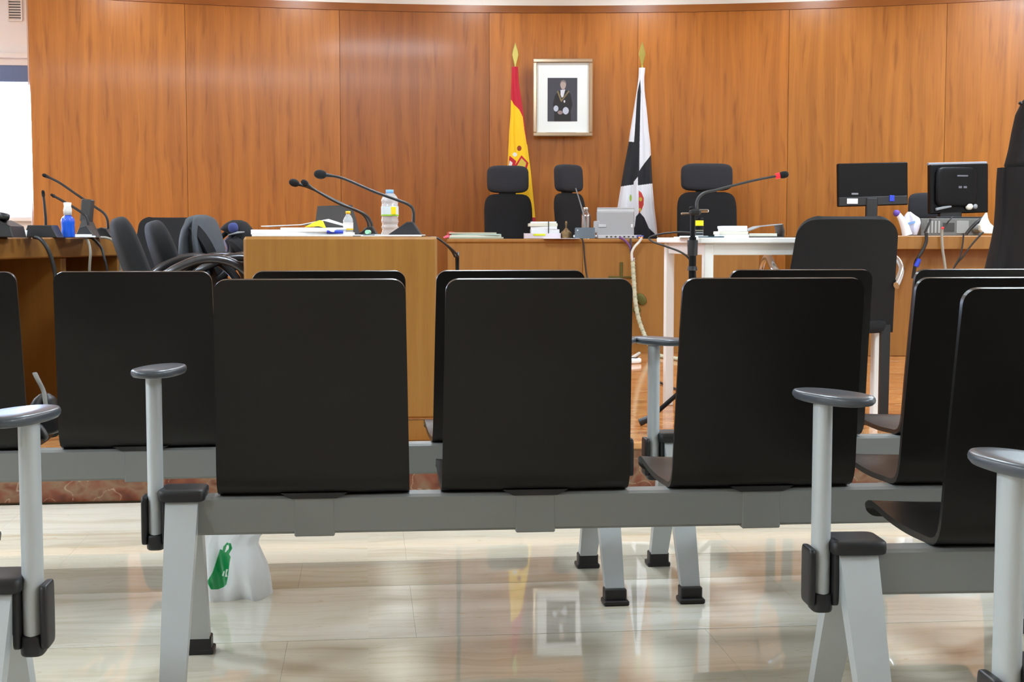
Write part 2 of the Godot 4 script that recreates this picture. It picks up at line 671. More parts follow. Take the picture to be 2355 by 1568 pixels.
func uv_tile(sx: float, sy: float, sz: float, u0: float, v0: float, du: float, dv: float) -> ArrayMesh:
	# flat tile, top at y = 0, small bevel; uv over the top
	var st := mb()
	var b := 0.0005
	var hx := sx * 0.5
	var hz := sz * 0.5
	st.set_smooth_group(-1)
	var top := [Vector3(-hx + b, 0, -hz + b), Vector3(hx - b, 0, -hz + b), Vector3(hx - b, 0, hz - b), Vector3(-hx + b, 0, hz - b)]
	var mid := [Vector3(-hx, -b, -hz), Vector3(hx, -b, -hz), Vector3(hx, -b, hz), Vector3(-hx, -b, hz)]
	var low := [Vector3(-hx, -sy, -hz), Vector3(hx, -sy, -hz), Vector3(hx, -sy, hz), Vector3(-hx, -sy, hz)]
	var uvs := [Vector2(u0, v0), Vector2(u0 + du, v0), Vector2(u0 + du, v0 + dv), Vector2(u0, v0 + dv)]
	for k in [0, 1, 2, 0, 2, 3]:
		st.set_uv(uvs[k])
		st.add_vertex(top[k])
	for i in 4:
		var j := (i + 1) % 4
		st.set_uv(uvs[i])
		poly(st, [top[i], top[j], mid[j], mid[i]], mid[i] + mid[j] + Vector3.UP)
		poly(st, [mid[i], mid[j], low[j], low[i]], mid[i] + mid[j])
	return finish(st)

func build_room() -> void:
	arc_c = rt * 0.36 + fh * 1.6
	# --- public floor: polished cream stone slabs
	var fl := structure("floor")
	slab("floor_bed", Vector3(-5.5, -0.2, -12.0), Vector3(6.5, -0.011, 3.2), M.joint, fl)
	var tx := 1.06
	var rng := RandomNumberGenerator.new()
	rng.seed = 5
	var wide := uv_tile(tx - 0.0003, 0.0105, 0.5265, 0, 0, 1, 1)
	var slim := uv_tile(tx - 0.0003, 0.0105, 0.3065, 0, 0, 1, 1)
	var rest := mb()
	var zz := -5.34
	var k := 0
	while zz < 3.1:                                             # wide and slim courses in turn, each course of one tone
		var dz := 0.53 if k % 3 != 2 else 0.31
		var z := zz + dz * 0.5
		for ix in 12:
			var x := -5.5 + tx * (ix + 0.5) + (0.0 if k % 2 == 0 else 0.32)
			if x + tx * 0.5 > 6.6:
				continue
			if z < -2.0 and abs(x - 0.3) < 3.6:
				put("tile", wide if dz > 0.4 else slim, M.floor[[0, 2, 1, 0, 2, 3, 2, 0, 1][k % 9]], fl, T(x, 0, z))
			else:
				cbox(rest, T(x, -0.005, z), Vector3(tx - 0.0003, 0.0104, dz - 0.002), 0.001)
		zz += dz
		k += 1
	var ro := obj("tiles_around", rest, M.floor[0], fl)
	ro.set_meta("kind", "stuff")

	# --- raised platform
	var da := structure("trim_1")
	da.set_meta("label", "raised platform of polished orange brown marble with red marble step")
	var z0 := -5.37
	slab("platform_core", Vector3(-5.5, -0.01, -12.0), Vector3(6.5, DAIS - 0.012, z0 - 0.03), M.joint, da)
	var dv := []
	for q in 4:
		dv.append(uv_tile(0.599, 0.012, 0.599, 0.21 * q, 0.13 * q, 0.7, 0.7))
	for iz in 8:
		for ix in 16:
			put("tile", dv[rng.randi() % 4], M.dais[rng.randi() % 3], da, T(-3.9 + ix * 0.6, DAIS, z0 - 0.36 - 0.3 - iz * 0.6))
	for ix in 11:                                               # step edge slabs and the riser stones below
		var st := mb()
		cbox(st, T(), Vector3(0.998, 0.03, 0.36), 0.006)
		obj("step_slab", st, M.nosing, da, T(-4.9 + ix * 1.0, DAIS - 0.015, z0 - 0.17))
		st = mb()
		cbox(st, T(), Vector3(0.997, DAIS - 0.031, 0.03), 0.002)
		obj("riser_stone", st, textured(M.riser[ix % 3].albedo_texture, 0.2, Color.WHITE, Vector3(1.3, 1.3, 1.3)), da, T(-5.02 + ix * 1.0, (DAIS - 0.03) * 0.5, z0 - 0.022))

	# --- curved wooden wall, one part per panel
	var wb := structure("wall_back")
	var edges := [-24.1, -17.35, -10.3, -3.25, 3.8, 10.85, 17.9, 24.95, 32.0]
	var tone := [0, 1, 2, 3, 3, 0, 1, 0]
	for e in edges.size() - 1:
		var g := []
		var gap := 0.009
		for i in 3:
			var row := []
			for j in 13:
				row.append(arc(lerpf(edges[e] + gap, edges[e + 1] - gap, j / 12.0), lerpf(2.765, 0.0, i / 2.0), ARC_R + 0.011))
			g.append(row)
		var st := mb()
		sheet(st, g, 0.022, Vector2(0.49, 1.0), Vector2(0.37 * e, 0.0))
		obj("wood_panel", st, M.panels[tone[e]], wb)
	var back := []
	var rail := []
	var head := []
	for i in 2:
		var r0 := []
		var r1 := []
		var r2 := []
		for j in 65:
			var a := lerpf(-24.1, 32.0, j / 64.0)
			r0.append(arc(a, lerpf(CEIL, 0.0, i), ARC_R + 0.10))
			r1.append(arc(a, lerpf(2.822, 2.766, i), ARC_R + 0.008))
			r2.append(arc(a, lerpf(CEIL, 2.823, i), ARC_R + 0.03))
		back.append(r0)
		rail.append(r1)
		head.append(r2)
	var s2 := mb()
	sheet(s2, back, 0.13)
	obj("backing", s2, M.panels[0], wb)
	s2 = mb()
	sheet(s2, rail, 0.032, Vector2(0.2, 0.02), Vector2(0.3, 0.1))
	obj("top_rail", s2, M.panels[2], wb)
	s2 = mb()
	sheet(s2, head, 0.05)
	obj("plaster_band", s2, M.ceiling, wb)

	# --- white walls, ceiling
	var zb := -11.6
	var wl := structure("wall_left")
	slab("plaster", Vector3(-5.75, -0.2, -11.9), Vector3(-5.5, CEIL + 0.2, 3.45), M.white_wall, wl)
	var wr := structure("wall_right")
	slab("plaster", Vector3(6.45, -0.2, -11.9), Vector3(6.7, CEIL + 0.2, 3.45), M.white_wall, wr)
	var wf := structure("wall_front")
	slab("plaster", Vector3(-5.75, -0.2, 3.2), Vector3(6.7, CEIL + 0.2, 3.45), M.desk, wf)
	# wall with the window, behind the left end of the wooden wall
	var sill := on_z(40, 500, zb).y
	var lint := on_z(40, 150, zb).y
	var ww := structure("wall_window")
	var wx0 := -5.0
	var wx1 := -2.35
	slab("plaster_below", Vector3(-5.5, -0.2, zb - 0.25), Vector3(6.45, sill, zb), M.white_wall, ww)
	slab("plaster_above", Vector3(-5.5, lint, zb - 0.25), Vector3(6.45, CEIL + 0.2, zb), M.white_wall, ww)
	slab("plaster_side", Vector3(-5.5, sill, zb - 0.25), Vector3(wx0, lint, zb), M.white_wall, ww)
	slab("plaster_side", Vector3(wx1, sill, zb - 0.25), Vector3(6.45, lint, zb), M.white_wall, ww)
	var ledge := on_z(40, 128, zb).y
	slab("lintel_ledge", Vector3(-5.5, ledge - 0.02, zb), Vector3(-2.0, ledge + 0.015, zb + 0.05), M.white_wall, ww)
	var win := structure("window_1")
	var fr := mb()
	for x in [wx0 + 0.03, (wx0 + wx1) * 0.5, wx1 - 0.03]:
		cbox(fr, T(x, (sill + lint) * 0.5, zb - 0.1), Vector3(0.06, lint - sill, 0.06), 0.006)
	for y in [sill + 0.03, lint - 0.03]:
		cbox(fr, T((wx0 + wx1) * 0.5, y, zb - 0.1), Vector3(wx1 - wx0 - 0.12, 0.06, 0.06), 0.006)
	obj("window_frame", fr, M.white_paint, win)
	for q in 2:
		var px0 := lerpf(wx0, wx1, q * 0.5) + 0.05
		slab("pane", Vector3(px0, sill + 0.06, zb - 0.104), Vector3(px0 + (wx1 - wx0) * 0.5 - 0.1, lint - 0.06, zb - 0.098), M.glass, win)
	slab("blind_box", Vector3(wx0, on_z(40, 188, zb).y, zb - 0.06), Vector3(wx1, lint, zb - 0.005), M.blind, win)
	slab("window_sill", Vector3(wx0 - 0.05, sill - 0.03, zb), Vector3(wx1 + 0.05, sill, zb + 0.06), M.white_wall, win)
	var ce := structure("ceiling")
	slab("plaster", Vector3(-5.75, CEIL, -11.9), Vector3(6.7, CEIL + 0.2, 3.45), M.ceiling, ce)

	# air grille on the white wall
	var ga := on_z(18, -20, zb)
	var gb := on_z(51, 48, zb)
	var gr := thing("air_grille", "white slatted air vent high on the white wall beside the window", "vent", Vector3((ga.x + gb.x) * 0.5, gb.y, zb + 0.002))
	var gw := gb.x - ga.x
	var gh := ga.y - gb.y
	var st3 := mb()
	for s in [-1.0, 1.0]:
		cbox(st3, T(s * gw * 0.5, gh * 0.5, 0.008), Vector3(0.012, gh, 0.016), 0.002)
		cbox(st3, T(0, gh * 0.5 + s * gh * 0.5, 0.008), Vector3(gw, 0.012, 0.016), 0.002)
	obj("grille_frame", st3, M.white_wall, gr)
	st3 = mb()
	cbox(st3, T(0, gh * 0.5, 0.002), Vector3(gw, gh, 0.003), 0.001)
	obj("backing", st3, M.charcoal, gr)
	var ns := 11
	for q in ns:
		st3 = mb()
		cbox(st3, TR(Vector3(0, gh * (q + 0.5) / ns, 0.009), Vector3(-38, 0, 0)), Vector3(gw - 0.012, 0.004, 0.016), 0.001)
		obj("slat", st3, M.white_wall, gr)

# ---------------------------------------------------------------- beam seating
var shell_mesh: ArrayMesh
var sleeve_mesh: ArrayMesh
var bracket_mesh: ArrayMesh
var leg_mesh := {}
var foot_mesh := {}
var cap_mesh: ArrayMesh
var post_mesh: ArrayMesh
var pad_mesh: ArrayMesh
var clip_mesh: ArrayMesh

func make_bench_parts() -> void:
	var prof := path([Vector2(0.912, 0.112), Vector2(0.84, 0.100), Vector2(0.74, 0.084), Vector2(0.62, 0.066), Vector2(0.53, 0.055), Vector2(0.475, 0.047), Vector2(0.445, 0.032), Vector2(0.433, 0.006), Vector2(0.430, -0.04), Vector2(0.426, -0.13), Vector2(0.428, -0.23), Vector2(0.436, -0.32), Vector2(0.436, -0.36), Vector2(0.424, -0.388), Vector2(0.404, -0.398)], 56)
	var lens := [0.0]
	for i in range(1, prof.size()):
		lens.append(lens[-1] + prof[i].distance_to(prof[i - 1]))
	var total: float = lens[-1]
	var g := []
	# extra rows close to both ends so that the rounded corners stay round
	var stops := [0.0, 0.001, 0.003, 0.006, 0.010, 0.015, 0.021, 0.028]
	var ss := []
	for s in stops: ss.append(s)
	for i in range(1, 48): ss.append(lerpf(0.028, total - 0.028, i / 48.0))
	for k in range(stops.size() - 1, -1, -1): ss.append(total - stops[k])
	for s in ss:
		var i := 0
		while i < lens.size() - 2 and lens[i + 1] < s: i += 1
		var f: float = clampf((s - lens[i]) / max(lens[i + 1] - lens[i], 1e-6), 0.0, 1.0)
		var p: Vector2 = prof[i].lerp(prof[i + 1], f)
		var e: float = min(s, total - s)
		var r := 0.028
		var cut := 0.0 if e >= r else r - sqrt(max(0.0, r * r - (r - e) * (r - e)))
		var hw: float = 0.2055 + 0.008 * clampf(s / 0.5, 0.0, 1.0) - cut
		var row := []
		for j in 15:
			var u := lerpf(-1.0, 1.0, j / 14.0)
			var xr := u * hw / 0.2135
			var dip: float = (1.0 - xr * xr) * 0.006 * smoothstep(0.0, 0.2, s)
			row.append(Vector3(u * hw, p.x - (dip if s > 0.55 else 0.0), p.y + (dip if s <= 0.5 else 0.0)))
		g.append(row)
	var st := mb()
	sheet(st, g, 0.013)
	shell_mesh = finish(st)
	st = mb()
	cbox(st, T(0, 0.3785, 0), Vector3(0.09, 0.093, 0.0630), 0.0025)
	sleeve_mesh = finish(st)
	st = mb()
	prism(st, [Vector2(-0.075, 0.011), Vector2(-0.05, -0.002), Vector2(0.05, -0.002), Vector2(0.075, 0.011)], 0.16, T(0, 0.4205, -0.045), 0.001)
	bracket_mesh = finish(st)
	for s in [-1, 1]:                                           # s = 1 towards the public
		st = mb()
		frustum(st, Vector3(0, 0.422, 0.012 * s), 0.072, 0.045, Vector3(0, 0.030, 0.212 * s), 0.052, 0.030)
		leg_mesh[s] = finish(st)
		st = mb()
		cbox(st, T(0, 0.026, 0.213 * s), Vector3(0.060, 0.036, 0.042), 0.003)
		cbox(st, T(0, 0.007, 0.219 * s), Vector3(0.070, 0.014, 0.056), 0.003)
		foot_mesh[s] = finish(st)
	st = mb()
	pillow(st, T(0, 0.430, 0), Vector3(0.104, 0.030, 0.098), 0.35, 0.25, 36, 10)
	cap_mesh = finish(st)
	st = mb()
	tube(st, [Vector3(0, 0.329, 0), Vector3(0, 0.50, 0), Vector3(0, 0.701, 0)], 0.026, -1, 20, 0.66)
	post_mesh = finish(st)
	# pad: rounded lens seen from above, long axis front to back
	var rings := []
	for lv in [[-0.010, 0.82], [-0.008, 0.93], [-0.003, 0.99], [0.001, 1.0], [0.005, 0.985], [0.008, 0.95], [0.0095, 0.85], [0.010, 0.5]]:
		var ring := []
		for j in 40:
			var a := TAU * j / 40.0
			var w: float = 0.049 * (1.0 + 0.14 * sin(a))
			ring.append(Vector3(spow(cos(a), 0.95) * w * lv[1], 0.706 + lv[0], spow(sin(a), 0.85) * 0.102 * lv[1]))
		rings.append(ring)
	st = mb()
	loft(st, rings)
	pad_mesh = finish(st)
	st = mb()
	for s in [-1.0, 1.0]:
		pillow(st, T(s * 0.0225, 0.372, 0), Vector3(0.014, 0.108, 0.064), 0.22, 0.45, 24, 12)
	pillow(st, T(0, 0.323, 0), Vector3(0.040, 0.038, 0.060), 0.35, 0.6, 24, 10)
	clip_mesh = finish(st)

# seats: x of each seat centre; ends: [x, side, with armrest]; positions along the bench from its origin
func bench(label: String, pos: Vector3, turn: float, seats: Array, ends: Array) -> Node3D:
	var t := thing("beam_bench", label, "bench", pos, deg_to_rad(turn), "rows of black beam seating")
	var st := mb()
	var x0: float = ends[0][0]
	var x1: float = ends[1][0]
	cbox(st, T((x0 + x1) * 0.5, 0.381, 0), Vector3(x1 - x0 + 0.04, 0.086, 0.06), 0.006)
	lab(obj("beam", st, M.silver, t), "grey metal beam")
	for x in seats:
		lab(put("seat_shell", shell_mesh, M.shell, t, T(x, 0, 0)), "black laminate seat shell")
		put("sleeve", sleeve_mesh, M.silver, t, T(x, 0, 0))
		put("bracket", bracket_mesh, M.black, t, T(x, 0, 0))
	for e in ends:
		var ex: float = e[0]
		for s in [1, -1]:
			var lg := put("leg", leg_mesh[s], M.silver_leg, t, T(ex, 0, 0))
			lab(put("foot", foot_mesh[s], M.black, lg), "black plastic foot")
		put("end_cap", cap_mesh, M.black, t, T(ex, 0, 0))
		if e[2]:
			var ar := put("armrest_post", post_mesh, M.silver_leg, t, T(ex + e[1] * 0.062, 0, 0))
			lab(put("armrest_pad", pad_mesh, M.pad, ar, TR(Vector3(-e[1] * 0.016, 0, 0), Vector3(0, e[3], 0))), "dark grey plastic armrest pad")
			put("clip", clip_mesh, M.black, ar)
	return t

func build_benches() -> void:
	make_bench_parts()
	# second row, nearer the platform
	bench("four-seat black bench with a black bag lying on one seat", Vector3(0.67, 0, -3.925), 1.0, [-1.794, -1.288, -0.77, -0.274], [[-2.07, -1, true, 30.0], [0.0, 1, true, -30.0]])
	bench("black bench standing nearest the white table and visitor chair", Vector3(0.885, 0, -3.925), 0.0, [0.335, 0.872, 1.39], [[0.0, -1, true, 35.0], [1.68, 1, true, -30.0]])
	# the long row with the plastic bag beyond its leg
	bench("four-seat black bench with the white carrier bag just beyond its leg", Vector3(-0.41, 0, -3.152), -1.0, [0.292, 0.791, 1.315, 1.846], [[0.0, -1, true, -12.0], [2.07, 1, true, -15.0]])
	# rows nearer the camera
	bench("black bench one row behind the bench with the carrier bag", Vector3(0.905, 0, -2.492), -2.5, [0.36, 0.875, 1.40], [[0.0, -1, true, 22.0], [1.67, 1, true, -30.0]])
	bench("rearmost black bench, only its armrest pad, post and clip showing", Vector3(0.90, 0, -1.72), -2.5, [0.40, 0.92, 1.44], [[0.0, -1, true, 14.0], [1.71, 1, true, -30.0]])
	bench("black bench across the aisle from the carrier bag, its armrest pad shining", Vector3(-0.62, 0, -2.365), 0.0, [-1.82, -1.30, -0.78, -0.30], [[-2.1, -1, true, 30.0], [0.0, 1, true, -20.0]])

# ---------------------------------------------------------------- desks and tables
const JUDGE_TOP := 0.997
const FRONT_TOP := 1.007
const LEFT_TOP := 1.004
const RIGHT_TOP := 1.018
const TABLE_TOP := 1.003

func build_desks() -> void:
	# judges' bench: front panel, top slab, dark plinth
	var d := 9.70
	var s := d / F
	var t := item("judges_bench", "long orange-brown wooden judges' bench below the framed portrait", "desk", 1388, DAIS, d)
	var w := (1746.0 - 1030.0) * s
	var top := JUDGE_TOP - DAIS
	var st := mb()
	var cuts := [-0.5, -0.067, 0.5]
	for k in 2:
		st = mb()
		var x0: float = cuts[k] * w + 0.001
		var x1: float = cuts[k + 1] * w - 0.001
		cbox(st, T((x0 + x1) * 0.5, (top - 0.03 + 0.075) * 0.5, -0.015), Vector3(x1 - x0, top - 0.03 - 0.075, 0.03), 0.002)
		obj("front_panel", st, M.desk, t)
	st = mb()
	cbox(st, T(0, 0.0375, -0.03), Vector3(w - 0.03, 0.075, 0.03), 0.002)
	obj("plinth", st, M.desk, t)
	st = mb()
	cbox(st, T(0, top - 0.015, -0.27), Vector3(w + 0.01, 0.03, 0.56), 0.009)
	obj("desktop", st, M.desk, t)
	for e in [-1.0, 1.0]:
		st = mb()
		cbox(st, T(e * (w * 0.5 - 0.015), (top - 0.03) * 0.5, -0.29), Vector3(0.03, top - 0.03, 0.48), 0.003)
		obj("side_panel", st, M.desk, t)
	# metal emblem on the front: cross bar, staff and leaves
	var em := thing("metal_emblem", "dull brass emblem with crossbar and leaves on the judges' bench front", "emblem", at(1428, 735, d - 0.002), -TH)
	var ey := em.position.y
	st = mb()
	cbox(st, T(0, hy(668, d) - ey, 0.006), Vector3(0.018, hy(603, d) - hy(733, d), 0.01), 0.002)
	obj("staff", st, M.patina, em)
	st = mb()
	cbox(st, T(0, hy(637, d) - ey, 0.008), Vector3(60 * s, 0.011, 0.01), 0.002)
	obj("crossbar", st, M.patina, em)
	for q in [[1402, 690, 20, 26], [1474, 688, 22, 30], [1447, 672, 10, 26], [1464, 712, 18, 18], [1436, 712, 16, 22], [1412, 715, 18, 20], [1442, 733, 20, 12]]:
		st = mb()
		pillow(st, TR(Vector3((q[0] - 1428) * s, hy(q[1], d) - ey, 0.008), Vector3(0, 0, (q[0] - 1428) * 0.8)), Vector3(q[2] * s, q[3] * s, 0.012), 0.9, 0.9, 12, 6)
		obj("leaf", st, M.patina, em)

	# front desk: its narrow end panel faces the public, it runs back along the room
	d = 5.43
	s = d / F
	t = thing("counsel_desk", "wooden desk with papers, its plain end panel facing the benches", "desk", spot(784, DAIS, d), 0.0)
	w = (1005.0 - 563.0) * s
	top = FRONT_TOP - DAIS
	st = mb()
	cbox(st, T(0, (top + 0.088) * 0.5, -0.020), Vector3(w, top - 0.090, 0.04), 0.010)
	obj("end_panel", st, M.desk, t)
	st = mb()
	cbox(st, T(0, 0.042, -0.022), Vector3(w - 0.01, 0.083, 0.03), 0.003)
	obj("plinth", st, M.desk, t)
	st = mb()
	var L := 2.5
	var lean := tan(deg_to_rad(-2.0))
	var pl := [Vector2(-w * 0.5, 0.041), Vector2(w * 0.5, 0.041), Vector2(w * 0.5 + L * lean, L), Vector2(-w * 0.5 + L * lean, L)]
	prism(st, pl, 0.028, Transform3D(Basis(Vector3(1, 0, 0), Vector3(0, 0, -1), Vector3(0, 1, 0)), Vector3(0, top - 0.014, 0)), 0.006)
	obj("desktop", st, M.desk, t)
	st = mb()
	frustum(st, Vector3(-w * 0.12, top - 0.03, -L * 0.5), 0.03, L - 0.2, Vector3(-w * 0.12, 0.0, -L * 0.5), 0.03, L - 0.2)
	obj("side_panel", st, M.desk, t)
	st = mb()
	cbox(st, T(L * lean, (top - 0.03) * 0.5, -L + 0.05), Vector3(w - 0.1, top - 0.03, 0.03), 0.003)
	obj("rear_panel", st, M.desk, t)

	# left desk, its long side running away to the right
	var g0 := at(-60, 548, 5.52)
	var g1 := at(289, 548, 6.95)
	g0.y = 0; g1.y = 0
	var dir := (g1 - g0).normalized()
	t = thing("counsel_desk", "wooden desk by the window holding the blue bottle and microphones", "desk", Vector3(g0.x, DAIS, g0.z), atan2(-dir.z, dir.x))
	var len := g0.distance_to(g1)
	top = LEFT_TOP - DAIS
	st = mb()                                                    # local x runs along the visible side, local -z to the far side
	cbox(st, T(len * 0.5, top - 0.045, -0.38), Vector3(len, 0.09, 0.76), 0.006)
	obj("desktop", st, M.desk, t)
	for x in [0.03, len * 0.56, len - 0.03]:
		st = mb()
		cbox(st, T(x, (top - 0.09) * 0.5, -0.36), Vector3(0.05, top - 0.09, 0.68), 0.004)
		obj("leg_panel", st, M.desk, t)
	st = mb()
	cbox(st, T(len * 0.5, (top - 0.09 + 0.02) * 0.5, -0.30), Vector3(len - 0.06, top - 0.11, 0.025), 0.003)
	obj("modesty_panel", st, M.desk, t)

	# right desk under the monitors
	d = 9.30
	s = d / F
	t = item("clerk_desk", "wooden desk with two computer monitors beside the black gown", "desk", 2130, DAIS, d)
	w = 560 * s
	top = RIGHT_TOP - DAIS
	st = mb()
	cbox(st, T(0, top - 0.046, -0.36), Vector3(w, 0.092, 0.72), 0.005)
	obj("desktop", st, M.desk, t)
	st = mb()
	cbox(st, T(0, (top - 0.092) * 0.5, -0.16), Vector3(w - 0.12, top - 0.094, 0.025), 0.003)
	obj("modesty_panel", st, M.desk, t)
	for e in [-1.0, 1.0]:
		st = mb()
		cbox(st, T(e * (w * 0.5 - 0.03), (top - 0.092) * 0.5, -0.36), Vector3(0.04, top - 0.092, 0.64), 0.003)
		obj("leg_panel", st, M.desk, t)

	# white witness table, in line with the room
	var a := spot(1626, DAIS, 6.02)
	var b := spot(2024, DAIS, 6.10)
	t = thing("white_table", "white painted wooden table behind the microphone stand", "table", Vector3((a.x + b.x) * 0.5, DAIS, (a.z + b.z) * 0.5), 0.035)
	var hw := a.distance_to(b) * 0.5
	var dep := 0.66
	top = TABLE_TOP - DAIS
	st = mb()
	cbox(st, T(0, top - 0.012, -dep * 0.5), Vector3(hw * 2 + 0.10, 0.025, dep + 0.10), 0.004)
	obj("tabletop", st, M.white_paint, t)
	for x in [-hw, hw]:
		for z in [0.0, -dep]:
			st = mb()
			cbox(st, T(x, (top - 0.025) * 0.5, z), Vector3(0.042, top - 0.025, 0.042), 0.004)
			obj("leg", st, M.white_paint, t)
	for z in [0.006, -dep - 0.006]:
		st = mb()
		cbox(st, T(0, top - 0.05, z), Vector3(hw * 2 - 0.042, 0.05, 0.018), 0.002)
		obj("apron", st, M.white_paint, t)
	for x in [-hw, hw]:
		st = mb()
		cbox(st, T(x, top - 0.05, -dep * 0.5), Vector3(0.018, 0.05, dep - 0.042), 0.002)
		obj("apron", st, M.white_paint, t)

# ---------------------------------------------------------------- chairs
func exec_chair(label: String, px: float, d: float, turn: float, wb: float, lift := 0.0) -> void:
	var t := item("office_chair", label, "chair", px, DAIS, d, deg_to_rad(turn), "high-backed chairs behind the judges' bench")
	# local -z is the way the chair faces away from... the sitter looks along +z (towards the public)
	var st := mb()
	pillow(st, TR(Vector3(0, 0.835 + lift, -0.215), Vector3(-6, 0, 0)), Vector3(wb, 0.60, 0.085), 0.32, 0.42)
	obj("backrest", st, M.fabric, t)
	st = mb()
	pillow(st, TR(Vector3(0, 1.245 + lift, -0.245), Vector3(-3, 0, 0)), Vector3(wb * 0.86, 0.205, 0.10), 0.40, 0.45)
	obj("headrest", st, M.fabric_grey, t)
	st = mb()
	cbox(st, T(0, 1.13 + lift, -0.262), Vector3(wb * 0.35, 0.12, 0.03), 0.008)
	obj("headrest_bracket", st, M.black, t)
	st = mb()
	pillow(st, T(0, 0.485, 0.03), Vector3(0.48, 0.09, 0.46), 0.4, 0.4)
	obj("seat", st, M.fabric, t)
	st = mb()
	cbox(st, TR(Vector3(0, 0.52, -0.225), Vector3(-6, 0, 0)), Vector3(0.09, 0.22, 0.03), 0.006)
	obj("back_bracket", st, M.black, t)
	st = mb()
	lathe(st, [Vector2(0.028, 0.06), Vector2(0.028, 0.25), Vector2(0.02, 0.25), Vector2(0.02, 0.445)], 14)
	obj("column", st, M.gloss_black, t)
	for k in 5:
		var a := TAU * k / 5.0
		st = mb()
		tube(st, [Vector3(0, 0.10, 0), Vector3(cos(a) * 0.27, 0.07, sin(a) * 0.27)], 0.024, 0.016, 8)
		var lg := obj("base_leg", st, M.gloss_black, t)
		st = mb()
		lathe(st, [Vector2(0.001, -0.02), Vector2(0.024, -0.02), Vector2(0.026, 0.0), Vector2(0.024, 0.02), Vector2(0.001, 0.02)], 14, Transform3D(Basis(Vector3(0, 1, 0), Vector3(cos(a + 1.0), 0, sin(a + 1.0)), Vector3(-sin(a + 1.0), 0, cos(a + 1.0))), Vector3(cos(a) * 0.27, 0.027, sin(a) * 0.27)))
		obj("caster", st, M.black, lg)

# meeting chair with a thin leaning back and bright arms; faces local -z, back at +z
func side_chair(label: String, pos: Vector3, turn: float, hb := 0.88, rc := 0.07, th := 0.045, m: Material = null, group := "black meeting chairs on the platform") -> Node3D:
	var t := thing("meeting_chair", label, "chair", pos, deg_to_rad(turn), group)
	var mm: Material = M.fabric if m == null else m
	var am: Material = M.chrome if th < 0.04 else M.dark_metal
	var g := []
	var ys := [0.40, 0.45, 0.52, 0.60, 0.66]
	for f in [1.0, 0.8, 0.6, 0.42, 0.28, 0.16, 0.07, 0.02, 0.0]:
		ys.append(hb - rc * f)
	for y in ys:
		var row := []
		var e: float = hb - y
		var cut := 0.0 if e >= rc else rc - sqrt(max(0.0, rc * rc - (rc - e) * (rc - e)))
		var k: float = (y - 0.4) / (hb - 0.4)
		var hw := lerpf(0.24, 0.205, k) - cut
		for j in 13:
			var u := lerpf(-1, 1, j / 12.0)
			row.append(Vector3(u * hw, y, 0.20 + k * 0.16 + k * k * 0.02 - 0.035 * pow(u * hw / 0.22, 2.0)))
		g.append(row)
	var st := mb()
	if th < 0.06:
		sheet(st, g, th)
	else:                                                        # thick padded back
		pillow(st, TR(Vector3(0, 0.395 + (hb - 0.395) * 0.5, 0.295), Vector3(19, 0, 0)), Vector3(0.45, (hb - 0.38) / cos(deg_to_rad(19.0)), 0.10), 0.55, 0.55, 36, 24)
	obj("backrest", st, mm, t)
	st = mb()
	pillow(st, T(0, 0.425, -0.01), Vector3(0.48, 0.075, 0.47), 0.4, 0.35)
	obj("seat", st, mm, t)
	for s in [-1.0, 1.0]:
		var x: float = s * 0.275
		st = mb()
		tube(st, path([Vector3(s * 0.23, 0.60, 0.265), Vector3(x, 0.67, 0.18), Vector3(x, 0.715, 0.06), Vector3(x, 0.70, -0.06), Vector3(x, 0.62, -0.15), Vector3(x - s * 0.02, 0.50, -0.19), Vector3(x - s * 0.065, 0.43, -0.19)], 24), 0.013, -1, 8, 1.5)
		lab(obj("armrest", st, am, t), "curved metal armrest")
		for z in [-0.185, 0.19]:
			st = mb()
			frustum(st, Vector3(x - s * 0.07, 0.43, z), 0.04, 0.03, Vector3(x - s * 0.075, 0.0, z * 1.08), 0.038, 0.026)
			obj("leg", st, M.black, t)
		st = mb()
		tube(st, [Vector3(x - s * 0.06, 0.42, -0.19), Vector3(x - s * 0.06, 0.42, 0.20)], 0.010, -1, 8)
		obj("seat_rail", st, M.black, t)
	return t

